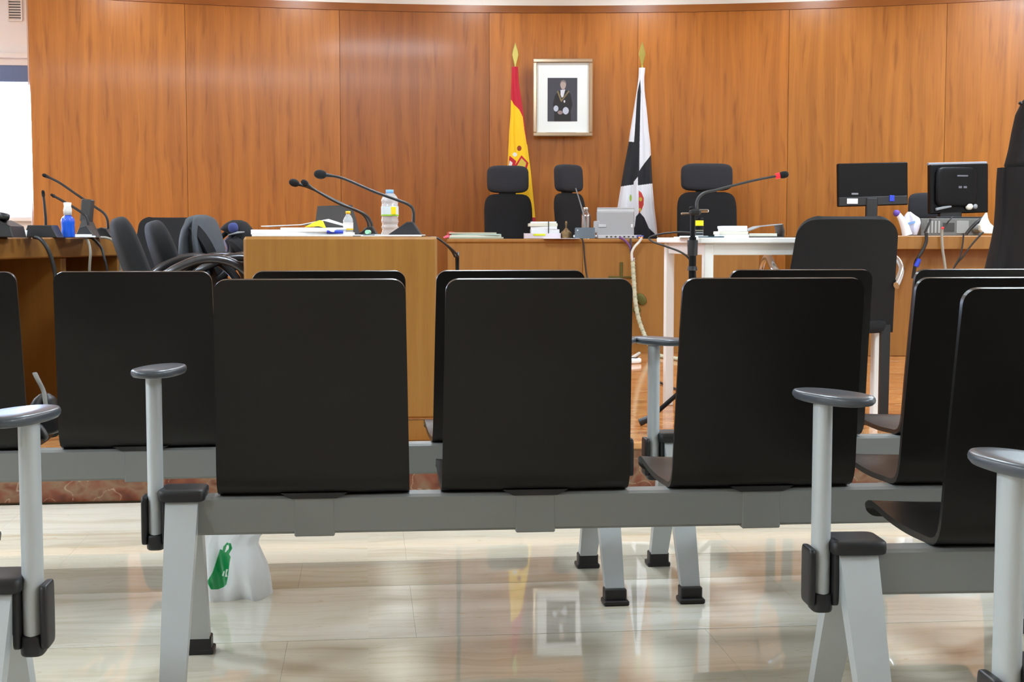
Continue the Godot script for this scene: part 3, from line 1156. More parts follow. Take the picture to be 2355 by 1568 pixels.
func build_chairs() -> void:
	exec_chair("black high-backed chair in front of the red and yellow flag", 1186, 10.35, 14, 0.37)
	exec_chair("narrow-looking black high-backed chair turned aside below the portrait", 1369, 10.38, 52, 0.34, 0.005)
	exec_chair("black high-backed chair right of the black and white flag", 1641, 10.32, 5, 0.455, 0.015)
	exec_chair("black office chair mostly hidden behind the thick monitor", 2140, 10.15, -20, 0.42, -0.21)
	# witness chair with its back to the public
	side_chair("black upholstered visitor chair with chromed arms, back turned to the benches", spot(1906, DAIS, 6.17), -6.0, 0.885, 0.075, 0.03)
	# chairs along the front desk
	side_chair("black meeting chair whose back is seen edge-on beside the window desk", spot(481, DAIS, 6.0), -77.0, 0.88, 0.185, 0.075)
	side_chair("black meeting chair facing the benches squarely among the leaning chairs", spot(362, DAIS, 7.95), 172.0, 0.915, 0.05)
	side_chair("black meeting chair with leaning back, between edge-on chair and draped jacket", spot(541, DAIS, 6.56), -76.0, 0.872, 0.185, 0.075)
	var jc := side_chair("black meeting chair hidden under the grey jacket", spot(606, DAIS, 7.12), -76.0, 0.865, 0.12)
	side_chair("black meeting chair carrying the black backpack", spot(684, DAIS, 7.70), -74.0, 0.80, 0.12)
	# jacket over the chair back
	var d := 7.1
	var s := d / F
	var base := spot(466, 0.0, d)
	var jk := thing("jacket", "dark grey jacket draped over a chair back", "jacket", Vector3(base.x, hy(632, d), base.z), -TH)
	var y0 := jk.position.y
	var rows := []
	for r in [[494, 455, 474, 0.02], [497, 445, 482, 0.05], [503, 438, 488, 0.075], [515, 436, 492, 0.09], [530, 428, 498, 0.10], [550, 423, 504, 0.11], [575, 420, 511, 0.12], [600, 419, 515, 0.125], [630, 418, 518, 0.13]]:
		rows.append([hy(r[0], d) - y0, (r[1] - 466) * s, (r[2] - 466) * s, r[3] * 2.6])
	var st := mb()
	drape(st, resample(rows, 26), 6.0, 0.16, 56)
	obj("jacket_cloth", st, M.jacket, jk)
	st = mb()
	sheet(st, [[Vector3(-0.055, hy(520, d) - y0, 0.075), Vector3(-0.035, hy(516, d) - y0, 0.09)], [Vector3(-0.085, hy(560, d) - y0, 0.085), Vector3(-0.058, hy(556, d) - y0, 0.11)], [Vector3(-0.075, hy(600, d) - y0, 0.09), Vector3(-0.05, hy(600, d) - y0, 0.12)]], 0.012)
	obj("sleeve", st, M.jacket, jk)
	# backpack on the last chair
	d = 7.6
	s = d / F
	base = spot(545, 0.0, d)
	var bp := thing("backpack", "black backpack with blue lining piled on a chair by the front desk", "bag", Vector3(base.x, hy(622, d), base.z), -TH)
	y0 = bp.position.y
	rows = []
	for r in [[506, 535, 556, 0.03], [511, 524, 568, 0.07], [520, 512, 576, 0.10], [528, 508, 582, 0.11], [537, 528, 586, 0.11], [548, 527, 584, 0.12], [575, 528, 584, 0.13], [600, 524, 586, 0.13], [620, 518, 588, 0.12]]:
		rows.append([hy(r[0], d) - y0, (r[1] - 545) * s, (r[2] - 545) * s, r[3]])
	st = mb()
	drape(st, resample(rows, 22), 3.0, 0.12, 40)
	obj("bag_body", st, M.gown, bp)
	st = mb()
	pillow(st, TR(Vector3(0, hy(524, d) - y0, 0.10), Vector3(0, 0, 10)), Vector3(0.055, 0.055, 0.05), 0.8, 0.8, 16, 8)
	lab(obj("lining", st, fabric(rgb(64, 72, 128), 12), bp), "blue lining")
	st = mb()
	sheet(st, [[Vector3(-0.02, hy(539, d) - y0, 0.10), Vector3(0.03, hy(533, d) - y0, 0.13), Vector3(0.06, hy(533, d) - y0, 0.10)], [Vector3(-0.025, hy(541, d) - y0, 0.13), Vector3(0.03, hy(537, d) - y0, 0.155), Vector3(0.065, hy(534, d) - y0, 0.12)]], 0.004)
	obj("flap_edge", st, M.grey, bp)
	st = mb()
	tube(st, path([Vector3(-0.035, hy(545, d) - y0, 0.02), Vector3(-0.055, hy(556, d) - y0, 0.05), Vector3(-0.04, hy(572, d) - y0, 0.06), Vector3(-0.06, hy(590, d) - y0, 0.05)], 16), 0.009, -1, 6)
	obj("strap", st, mat(rgb(150, 140, 170), 0.8), bp)
	st = mb()
	tube(st, path([Vector3(-0.05, hy(535, d) - y0, 0.02), Vector3(-0.08, hy(548, d) - y0, 0.04), Vector3(-0.075, hy(566, d) - y0, 0.03), Vector3(-0.06, hy(585, d) - y0, 0.03)], 14), 0.014, -1, 6)
	obj("strap", st, M.gown, bp)

# ---------------------------------------------------------------- wall things: portrait, flags, gown
func paint(w: int, h: int, ground: Color) -> Image:
	var img := Image.create(w, h, false, Image.FORMAT_RGB8)
	img.fill(ground)
	return img

func blot(img: Image, outline: Array, c: Color) -> void:       # filled polygon in pixels
	var pl := PackedVector2Array(outline)
	var r := Rect2(pl[0], Vector2.ZERO)
	for p in pl: r = r.expand(p)
	for y in range(max(0, int(r.position.y)), min(img.get_height(), int(r.end.y) + 1)):
		for x in range(max(0, int(r.position.x)), min(img.get_width(), int(r.end.x) + 1)):
			if Geometry2D.is_point_in_polygon(Vector2(x + 0.5, y + 0.5), pl):
				img.set_pixel(x, y, c)

func ell(cx: float, cy: float, rx: float, ry: float) -> Array:
	var o := []
	for k in 20:
		o.append(Vector2(cx + cos(TAU * k / 20.0) * rx, cy + sin(TAU * k / 20.0) * ry))
	return o

func flat_quad(st: SurfaceTool, w: float, h: float, xf: Transform3D) -> void:
	st.set_smooth_group(-1)
	var v := [Vector3(-w / 2, h / 2, 0), Vector3(w / 2, h / 2, 0), Vector3(w / 2, -h / 2, 0), Vector3(-w / 2, -h / 2, 0)]
	var u := [Vector2(0, 0), Vector2(1, 0), Vector2(1, 1), Vector2(0, 1)]
	for k in [0, 1, 2, 0, 2, 3]:
		st.set_uv(u[k])
		st.add_vertex(xf * v[k])

func build_portrait() -> void:
	var d := 11.02
	var s := d / F
	var c := at(1294.5, 224.5, d)
	var w := 136.0 * s
	var h := 175.0 * s
	var t := thing("framed_portrait", "gold-framed portrait of a standing person in dark ceremonial dress", "picture", Vector3(c.x, c.y - h * 0.5, c.z), -TH)
	var b := 0.031
	for e in [-1.0, 1.0]:
		var st := mb()
		cbox(st, T(e * (w - b) * 0.5, h * 0.5, 0), Vector3(b, h - b * 2 + 0.004, 0.034), 0.006)
		obj("frame_side", st, M.gold_frame, t)
		st = mb()
		cbox(st, T(0, h * 0.5 + e * (h - b) * 0.5, 0), Vector3(w, b, 0.035), 0.006)
		obj("frame_side", st, M.gold_frame, t)
	var st2 := mb()
	cbox(st2, T(0, h * 0.5, -0.008), Vector3(w - b * 1.6, h - b * 1.6, 0.012), 0.001)
	obj("mat_board", st2, M.mat_board, t)
	var img := paint(134, 196, rgb(66, 68, 78))
	blot(img, [Vector2(30, 196), Vector2(30, 145), Vector2(24, 120), Vector2(34, 78), Vector2(52, 60), Vector2(88, 56), Vector2(104, 74), Vector2(112, 120), Vector2(104, 150), Vector2(106, 196)], rgb(32, 31, 34))
	blot(img, ell(70, 31, 13, 21), rgb(178, 160, 154))
	blot(img, [Vector2(57, 24), Vector2(60, 13), Vector2(72, 9), Vector2(82, 14), Vector2(84, 26), Vector2(78, 20), Vector2(66, 17), Vector2(60, 22)], rgb(126, 116, 114))
	blot(img, [Vector2(58, 54), Vector2(80, 52), Vector2(72, 84), Vector2(64, 90), Vector2(58, 76)], rgb(214, 216, 226))
	for k in 9:
		var f := k / 8.0
		blot(img, ell(lerpf(46, 62, f), lerpf(62, 104, f), 4, 4), rgb(128, 112, 78))
		blot(img, ell(lerpf(94, 62, f), lerpf(62, 104, f), 4, 4), rgb(128, 112, 78))
	blot(img, ell(76, 106, 4, 6), rgb(196, 200, 214))
	blot(img, ell(38, 138, 11, 14), rgb(190, 198, 214))
	blot(img, ell(82, 148, 14, 17), rgb(190, 198, 214))
	blot(img, ell(57, 156, 12, 9), rgb(150, 130, 128))
	img.resize(56, 82, Image.INTERPOLATE_LANCZOS)                # the photograph shows it this soft
	img.resize(268, 392, Image.INTERPOLATE_CUBIC)
	var m := mat(Color.WHITE, 0.5)
	m.albedo_texture = tex(img)
	st2 = mb()
	flat_quad(st2, 67.5 * s, 98.0 * s, T((1293.5 - 1294.5) * s, h * 0.5 - (229 - 224.5) * s, -0.0005))
	lab(obj("portrait_print", st2, m, t), "printed portrait photograph")

func flag_rows(edge: Array, d: float, px0: float, y0: float, kd: float) -> Array:
	var s := d / F
	var rows := []
	for r in edge:
		var l: float = (r[1] - px0) * s
		var q: float = (r[2] - px0) * s
		rows.append([hy(r[0], d) - y0, l, q, max(0.021, (q - l) * 0.5 * kd)])
	return rows

func edge_at(edge: Array, y: float) -> Vector2:
	for k in edge.size() - 1:
		if y >= edge[k][0] and y <= edge[k + 1][0]:
			var f: float = (y - edge[k][0]) / (edge[k + 1][0] - edge[k][0])
			return Vector2(lerpf(edge[k][1], edge[k + 1][1], f), lerpf(edge[k][2], edge[k + 1][2], f))
	return Vector2(edge[-1][1], edge[-1][2])

# dye pattern of a hanging flag: outlines given where the photograph shows them
func flag_image(edge: Array, ground: Color, areas: Array) -> Texture2D:
	var w := 192
	var h := 512
	var img := paint(w, h, ground)
	var y0: float = edge[0][0]
	var y1: float = edge[-1][0]
	for a in areas:
		var pl := PackedVector2Array(a[1])
		var r := Rect2(pl[0], Vector2.ZERO)
		for p in pl: r = r.expand(p)
		for y in h:
			var py := lerpf(y0, y1, (y + 0.5) / h)
			if py < r.position.y or py > r.end.y:
				continue
			var e := edge_at(edge, py)
			for x in w:
				var px := lerpf(e.x, e.y, (x + 0.5) / w)
				if px >= r.position.x and px <= r.end.x and Geometry2D.is_point_in_polygon(Vector2(px, py), pl):
					img.set_pixel(x, y, a[0])
	img.resize(96, 300, Image.INTERPOLATE_LANCZOS)
	img.resize(192, 600, Image.INTERPOLATE_CUBIC)
	return tex(img)

func flag(label: String, px: float, edge: Array, t_img: Texture2D, d: float, pole_px: float, tip: float, folds: float) -> void:
	var s := d / F
	var base := spot(pole_px, DAIS, d)
	var t := thing("flag", label, "flag", base, -TH, "flags on standing poles")
	var y0 := DAIS
	var st := mb()
	tube(st, [Vector3(0, 0.03, 0), Vector3(0, hy(150, d) - y0, 0)], 0.009, -1, 10)
	obj("pole", st, M.brass, t)
	st = mb()
	lathe(st, [Vector2(0.10, 0.0), Vector2(0.10, 0.025), Vector2(0.05, 0.05), Vector2(0.02, 0.10)], 24)
	obj("pole_base", st, M.brass, t)
	st = mb()                                                   # spear-shaped finial
	var yb := hy(152, d) - y0
	var yt := hy(tip, d) - y0
	var hh := yt - yb
	prism(st, [Vector2(-0.006, yb), Vector2(0.006, yb), Vector2(0.011, yb + hh * 0.12), Vector2(0.027, yb + hh * 0.48), Vector2(0.020, yb + hh * 0.68), Vector2(0.009, yb + hh * 0.87), Vector2(0, yt), Vector2(-0.009, yb + hh * 0.87), Vector2(-0.020, yb + hh * 0.68), Vector2(-0.027, yb + hh * 0.48), Vector2(-0.011, yb + hh * 0.12)], 0.014, T(), 0.004)
	lab(obj("finial", st, M.brass, t), "brass spear-shaped finial")
	st = mb()
	drape(st, resample(flag_rows(edge, d, pole_px, y0, 0.55), 40), folds, 0.22, 72)
	var m := mat(Color.WHITE, 0.75)
	m.albedo_texture = t_img
	m.rim_enabled = true
	m.rim = 0.2
	obj("flag_cloth", st, m, t)

func V(x: float, y: float) -> Vector2:
	return Vector2(x, y)

func build_flags() -> void:
	var d := 10.95
	var R := rgb(196, 24, 52)
	var Y := rgb(255, 206, 20)
	var e1 := [[154, 1177, 1191], [190, 1176, 1193], [230, 1175, 1199], [265, 1174, 1204], [300, 1171, 1208], [345, 1169, 1214], [390, 1167, 1220], [450, 1165, 1226], [520, 1164, 1233], [560, 1163, 1236]]
	var arms := [
		[Y, [V(1160, 229), V(1176, 229), V(1182, 240), V(1194, 252), V(1202, 268), V(1206, 300), V(1211, 330), V(1214, 335), V(1240, 335), V(1240, 500), V(1160, 500)]],
		[rgb(150, 60, 30), ell(1194, 341, 5, 6)],
		[rgb(240, 240, 236), ell(1184, 355, 5, 5)],
		[R, [V(1172, 358), V(1187, 370), V(1182, 388), V(1168, 386)]],
		[rgb(236, 232, 226), [V(1172, 368), V(1179, 374), V(1176, 384), V(1169, 383)]],
		[R, [V(1199, 357), V(1215, 374), V(1210, 392), V(1182, 392), V(1184, 380)]],
		[rgb(214, 186, 70), [V(1199, 363), V(1210, 374), V(1206, 388), V(1188, 388), V(1188, 382)]],
		[Y, [V(1160, 388), V(1240, 388), V(1240, 500), V(1160, 500)]],
	]
	flag("red and yellow flag with coat of arms hanging on a pole", 1185, e1, flag_image(e1, R, arms), d, 1185, 98, 5.0)
	var B := rgb(22, 24, 32)
	var W := rgb(236, 238, 246)
	var e2 := [[156, 1467, 1481], [180, 1466, 1479], [210, 1462, 1480], [250, 1456, 1485], [300, 1448, 1490], [330, 1444, 1494], [380, 1435, 1497], [430, 1427, 1500], [482, 1419, 1505], [520, 1422, 1510], [560, 1430, 1514]]
	var blk := [
		[B, [V(1469.5, 183), V(1463.5, 212), V(1456, 327), V(1449, 426), V(1467, 402), V(1468, 330), V(1471, 210)]],
		[B, [V(1444, 325), V(1459, 327), V(1455, 424), V(1420, 429), V(1426, 415)]],
		[B, [V(1500, 354), V(1495, 356), V(1480, 375), V(1464, 398), V(1464, 426), V(1506, 420)]],
		[rgb(205, 60, 56), [V(1466, 438), V(1473, 443), V(1478, 455), V(1478, 470), V(1473, 482), V(1466, 492)]],
		[rgb(214, 190, 60), ell(1470.5, 458, 4, 5)],
		[rgb(214, 190, 60), ell(1469, 482, 3, 4)],
		[rgb(170, 200, 80), ell(1448.5, 455, 2.5, 8)],
		[B, [V(1468, 488), V(1479, 500), V(1490, 524), V(1512, 545), V(1514, 562), V(1440, 562), V(1458, 520), V(1460, 498)]],
	]
	flag("black and white quartered flag with red crest hanging on a pole", 1474, e2, flag_image(e2, W, blk), d, 1474, 96, 7.0)

func build_gown() -> void:
	var d := 7.4
	var s := d / F
	var px := 2392.0
	var cs := item("coat_stand", "dark upright coat stand carrying the black gown", "coat stand", px, DAIS, d)
	var top := hy(226, d) - DAIS
	var st := mb()
	tube(st, [Vector3(0, 0.03, 0), Vector3(0, top, 0)], 0.018, -1, 10)
	obj("pole", st, M.black, cs)
	st = mb()
	lathe(st, [Vector2(0.20, 0.0), Vector2(0.20, 0.02), Vector2(0.03, 0.045)], 24)
	obj("base", st, M.black, cs)
	for e in [-1.0, 1.0]:
		st = mb()
		tube(st, path([Vector3(0, top - 0.05, 0), Vector3(e * 0.08, top - 0.05, 0), Vector3(e * 0.13, top - 0.02, 0)], 8), 0.010, -1, 8)
		obj("hook", st, M.black, cs)
	var gn := item("court_gown", "black court gown with shoulder cape hanging beside the clerk desk", "gown", px, DAIS + 0.18, d)
	var y0 := DAIS + 0.18
	var rows := []
	for r in [[208, 2368, 2416, 0.05], [216, 2358, 2426, 0.09], [232, 2345, 2440, 0.12], [262, 2331, 2452, 0.14], [300, 2324, 2460, 0.15], [345, 2317, 2467, 0.16], [384, 2308, 2475, 0.17], [388, 2312, 2472, 0.15]]:
		rows.append([hy(r[0], d) - y0, (r[1] - px) * s, (r[2] - px) * s, r[3]])
	st = mb()
	drape(st, resample(rows, 24), 7.0, 0.07, 64)
	obj("cape", st, M.gown, gn)
	rows = []
	for r in [[386, 2291, 2492, 0.13], [430, 2289, 2494, 0.14], [470, 2289, 2496, 0.145], [520, 2287, 2500, 0.15], [560, 2281, 2506, 0.16], [610, 2271, 2514, 0.17], [700, 2252, 2534, 0.19], [860, 2238, 2548, 0.20]]:
		rows.append([hy(r[0], d) - y0, (r[1] - px) * s, (r[2] - px) * s, r[3]])
	st = mb()
	drape(st, resample(rows, 30), 9.0, 0.22, 110)
	obj("robe_body", st, M.gown, gn)

# ---------------------------------------------------------------- things on the desks
# gooseneck microphone: base block outline in pixels, neck path in pixels, head at the end of the neck
func microphone(label: String, h: float, d: float, outline: Array, neck: Array, head: float, group: String, lit := false, thick := 0.09) -> void:
	var s := d / F
	var px: float = 0.0
	for q in outline: px += q.x
	px /= outline.size()
	var t := item("desk_microphone", label, "microphone", px, h, d, 0.0, group)
	var pts := []
	var low := 1e9
	for q in outline:
		var p := V((q.x - px) * s, hy(q.y, d) - h)
		low = min(low, p.y)
		pts.append(p)
	for k in pts.size(): pts[k].y = max(0.0, pts[k].y - low)
	var st := mb()
	prism(st, pts, thick, T(), 0.004)
	obj("microphone_base", st, M.black, t)
	var np := []
	for q in neck: np.append(Vector3((q.x - px) * s, hy(q.y, d) - h - low, 0))
	var sm := path(np, 28)
	st = mb()
	tube(st, sm, 0.0064, 0.0055, 8)
	obj("gooseneck", st, M.black, t)
	var e: Vector3 = sm[-1]
	var dir: Vector3 = (sm[-1] - sm[-3]).normalized()
	st = mb()
	tube(st, [e - dir * head * 1.6, e], 0.006, 0.009, 8)
	obj("neck_collar", st, M.led_red if lit else M.black, t)
	st = mb()
	var side := dir.cross(Vector3(0, 0, 1)).normalized()
	pillow(st, Transform3D(Basis(side, dir, Vector3(0, 0, 1)), e + dir * head * 0.8), Vector3(head * 1.8, head * 2.5, head * 1.8), 0.95, 1.0, 16, 10)
	obj("foam_head", st, M.gown, t)

func bottle(called: String, label: String, px: float, h: float, d: float, prof: Array, mbody: Material, mcap: Material, cap: Array, bands: Array) -> Node3D:
	var t := item(called, label, "bottle", px, h, d)
	var st := mb()
	lathe(st, path(prof, 48), 24)
	obj("bottle_body", st, mbody, t)
	st = mb()
	lathe(st, cap, 18)
	obj("cap", st, mcap, t)
	for b in bands:
		st = mb()
		lathe(st, [V(b[0], b[1]), V(b[0], b[2])], 24)
		obj("label_band", st, b[3], t)
	return t

# loose pile of sheets, each slightly turned: [width, thickness, depth, dx, dz, turn, material]
func pile(called: String, label: String, category: String, px: float, h: float, d: float, sheets: Array, part := "paper_sheaf") -> Node3D:
	var t := item(called, label, category, px, h, d)
	var y := 0.0
	for q in sheets:
		var st := mb()
		cbox(st, TR(Vector3(q[3], y + q[1] * 0.5, q[4]), Vector3(0, q[5], 0)), Vector3(q[0], q[1], q[2]), 0.0015)
		obj(part, st, q[6], t)
		y += q[1]
	return t

func cable(called: String, label: String, pts: Array, r: float, m: Material, group := "", n := 30) -> void:
	var low: Vector3 = pts[0]
	for p in pts:
		if p.y < low.y: low = p
	var t := thing(called, label, "cable", low, 0.0, group)
	var loc := []
	for p in pts: loc.append(p - low)
	var st := mb()
	tube(st, path(loc, n), r, -1, 8)
	obj("cable_run", st, m, t)

func build_front_desk_items() -> void:
	var h := FRONT_TOP
	# papers at the near end
	pile("document_pile", "open pile of white case papers with yellow note on the front desk", "papers", 716, h, 5.72, [
		[0.44, 0.008, 0.22, 0.0, 0.02, 0.0, M.paper], [0.40, 0.010, 0.24, -0.03, 0.0, 3.0, M.paper], [0.34, 0.010, 0.24, -0.05, 0.0, -4.0, M.paper], [0.26, 0.008, 0.22, 0.01, -0.01, 6.0, M.paper]])
	var d := 5.75
	var s := d / F
	var t := item("white_folder", "white folder lying half open on top of the case papers", "folder", 700, h + 0.036, d)
	var st := mb()
	sheet(st, [[Vector3(-0.16, 0.006, 0.10), Vector3(0.0, 0.012, 0.10), Vector3(0.09, 0.030, 0.09), Vector3(0.19, 0.004, 0.09)], [Vector3(-0.16, 0.006, -0.08), Vector3(0.0, 0.014, -0.08), Vector3(0.09, 0.036, -0.08), Vector3(0.19, 0.004, -0.08)]], 0.003)
	obj("folder_cover", st, M.paper, t)
	t = item("sticky_note", "bright yellow paper note stuck on the white papers", "note", 727, h + 0.05, 5.63)
	st = mb()
	sheet(st, [[Vector3(-0.045, -0.012, 0.0), Vector3(0.012, -0.008, 0.01), Vector3(0.042, -0.016, 0.01)], [Vector3(-0.01, 0.008, -0.02), Vector3(0.012, 0.016, -0.02), Vector3(0.026, 0.012, -0.02)]], 0.001)
	obj("note_sheet", st, M.yellow, t)
	t = item("marker_pen", "blue pen lying on papers in front of the small bottle", "pen", 772, h + 0.012, 5.60, 0.2)
	st = mb()
	tube(st, [Vector3(-0.035, 0.007, 0), Vector3(0.03, 0.007, 0)], 0.0075, 0.006, 8)
	obj("pen_body", st, M.blue, t)
	pile("document_pile", "thin scattered white sheets beneath the large microphone base", "papers", 905, h, 5.60, [[0.24, 0.004, 0.16, 0.0, 0.03, 0.0, M.paper], [0.20, 0.003, 0.15, 0.03, 0.03, 3.0, M.paper]])
	pile("plastic_sleeve", "grey plastic document sleeve between the microphones", "papers", 848, h, 5.62, [[0.10, 0.005, 0.15, 0.0, 0.0, -5.0, M.grey], [0.08, 0.005, 0.12, 0.02, 0.0, 4.0, M.grey]])
	t = item("highlighter", "mint green highlighter standing among the front desk papers", "pen", 846, h + 0.010, 5.58)
	st = mb()
	tube(st, [Vector3(0, 0.008, 0.03), Vector3(0, 0.008, -0.05)], 0.009, -1, 10)
	obj("pen_body", st, M.mint, t)
	# laptop further back, screen lid towards the public
	d = 7.0
	s = d / F
	t = item("laptop", "dark grey laptop with raised lid on the front desk", "laptop", 772, h, d)
	st = mb()
	var g := []
	for i in 2:
		g.append([Vector3((lerpf(728, 722, i) - 772) * s, lerpf(hy(474, d) - h, 0.014, i), -0.05 + 0.05 * i), Vector3((lerpf(808, 828, i) - 772) * s, lerpf(hy(471, d) - h, 0.014, i), -0.05 + 0.05 * i)])
	sheet(st, g, 0.008)
	obj("screen_lid", st, M.charcoal, t)
	st = mb()
	cbox(st, T(0, 0.008, -0.13), Vector3(0.23, 0.016, 0.2), 0.003)
	obj("keyboard_base", st, M.charcoal, t)
	t = item("computer_mouse", "black computer mouse beside the dark laptop", "mouse", 713, h, 6.75)
	st = mb()
	pillow(st, T(0, 0.018, 0), Vector3(0.06, 0.05, 0.10), 0.8, 0.8, 16, 8)
	obj("mouse_shell", st, M.black, t)
	# bottles
	s = 5.95 / F
	var k := 105.0 * s / 0.225
	bottle("water_bottle", "clear plastic water bottle with blue cap beside the large microphone", 897, h, 5.95, [V(0.001, 0.0), V(0.036, 0.001), V(0.037, 0.015), V(0.033, 0.028), V(0.037, 0.04), V(0.033, 0.052), V(0.037, 0.064), V(0.035, 0.08), V(0.036, 0.10), V(0.036, 0.125), V(0.034, 0.14), V(0.037, 0.152), V(0.032, 0.168), V(0.022, 0.180), V(0.014, 0.186), V(0.013, 0.192), V(0.001, 0.193)], M.clear, M.cap_blue, [V(0.001, 0.183), V(0.0165, 0.183), V(0.0165, 0.199), V(0.001, 0.200)], [])
	var wb := get_child(get_child_count() - 1)
	st = mb()
	lathe(st, [V(0.0375, 0.088), V(0.0375, 0.128)], 24)
	lab(obj("label_band", st, mat(rgb(206, 216, 222), 0.6), wb), "pale blue paper label")
	st = mb()
	cbox(st, T(0.018, 0.110, 0.0335), Vector3(0.022, 0.032, 0.006), 0.001)
	lab(obj("label_patch", st, M.yellow, wb), "yellow label patch")
	st = mb()
	lathe(st, [V(0.0378, 0.088), V(0.0378, 0.094)], 24)
	lab(obj("label_stripe", st, M.green, wb), "green label stripe")
	bottle("small_water_bottle", "small clear bottle with yellow cap and white label", 801, h, 6.45, [V(0.001, 0.0), V(0.022, 0.001), V(0.023, 0.012), V(0.0225, 0.05), V(0.023, 0.068), V(0.021, 0.082), V(0.014, 0.096), V(0.009, 0.103), V(0.009, 0.110), V(0.001, 0.111)], M.clear, mat(rgb(250, 196, 40), 0.5), [V(0.001, 0.106), V(0.0115, 0.106), V(0.0115, 0.118), V(0.001, 0.119)], [[0.0235, 0.036, 0.066, M.paper], [0.0238, 0.032, 0.038, M.yellow]])
	# microphones
	var gp := "gooseneck microphones on the front desk"
	microphone("black gooseneck microphone with the largest base, beside the water bottle", h, 5.70, [V(888, 539), V(938, 505), V(951, 505), V(973, 539)], [V(951, 508), V(951, 480), V(941, 466), V(915, 455), V(860, 435), V(790, 405), V(748, 397)], 0.021, gp)
	microphone("black gooseneck microphone crossing another one, nearer the yellow-capped bottle", h, 6.25, [V(818, 537), V(848, 514), V(858, 513), V(872, 537)], [V(855, 516), V(854, 505), V(845, 490), V(825, 478), V(780, 460), V(735, 435), V(708, 417)], 0.0155, gp)
	microphone("black gooseneck microphone crossing another one, its head reaching furthest out", h, 6.85, [V(826, 540), V(842, 518), V(851, 518), V(862, 540)], [V(848, 520), V(846, 505), V(835, 488), V(812, 476), V(770, 455), V(720, 430), V(686, 418)], 0.021, gp)
	# cables falling from the desk corner
	for q in [[0.0, "black cable drooping off the front desk corner, hanging closer to the desk"], [7.0, "black cable drooping off the front desk corner, bowing out towards the judges' bench"]]:
		cable("cable", q[1], [at(985, 545, 5.9), at(1004, 547, 5.85), at(1018, 556, 5.85), at(1035 + q[0] * 0.5, 572, 5.9), at(1046 + q[0], 590, 5.95), at(1050 + q[0] * 0.6, 615, 6.0), on(1051 + q[0], 972, DAIS + 0.01)], 0.0045, M.cable, "cables drooping off the front desk")

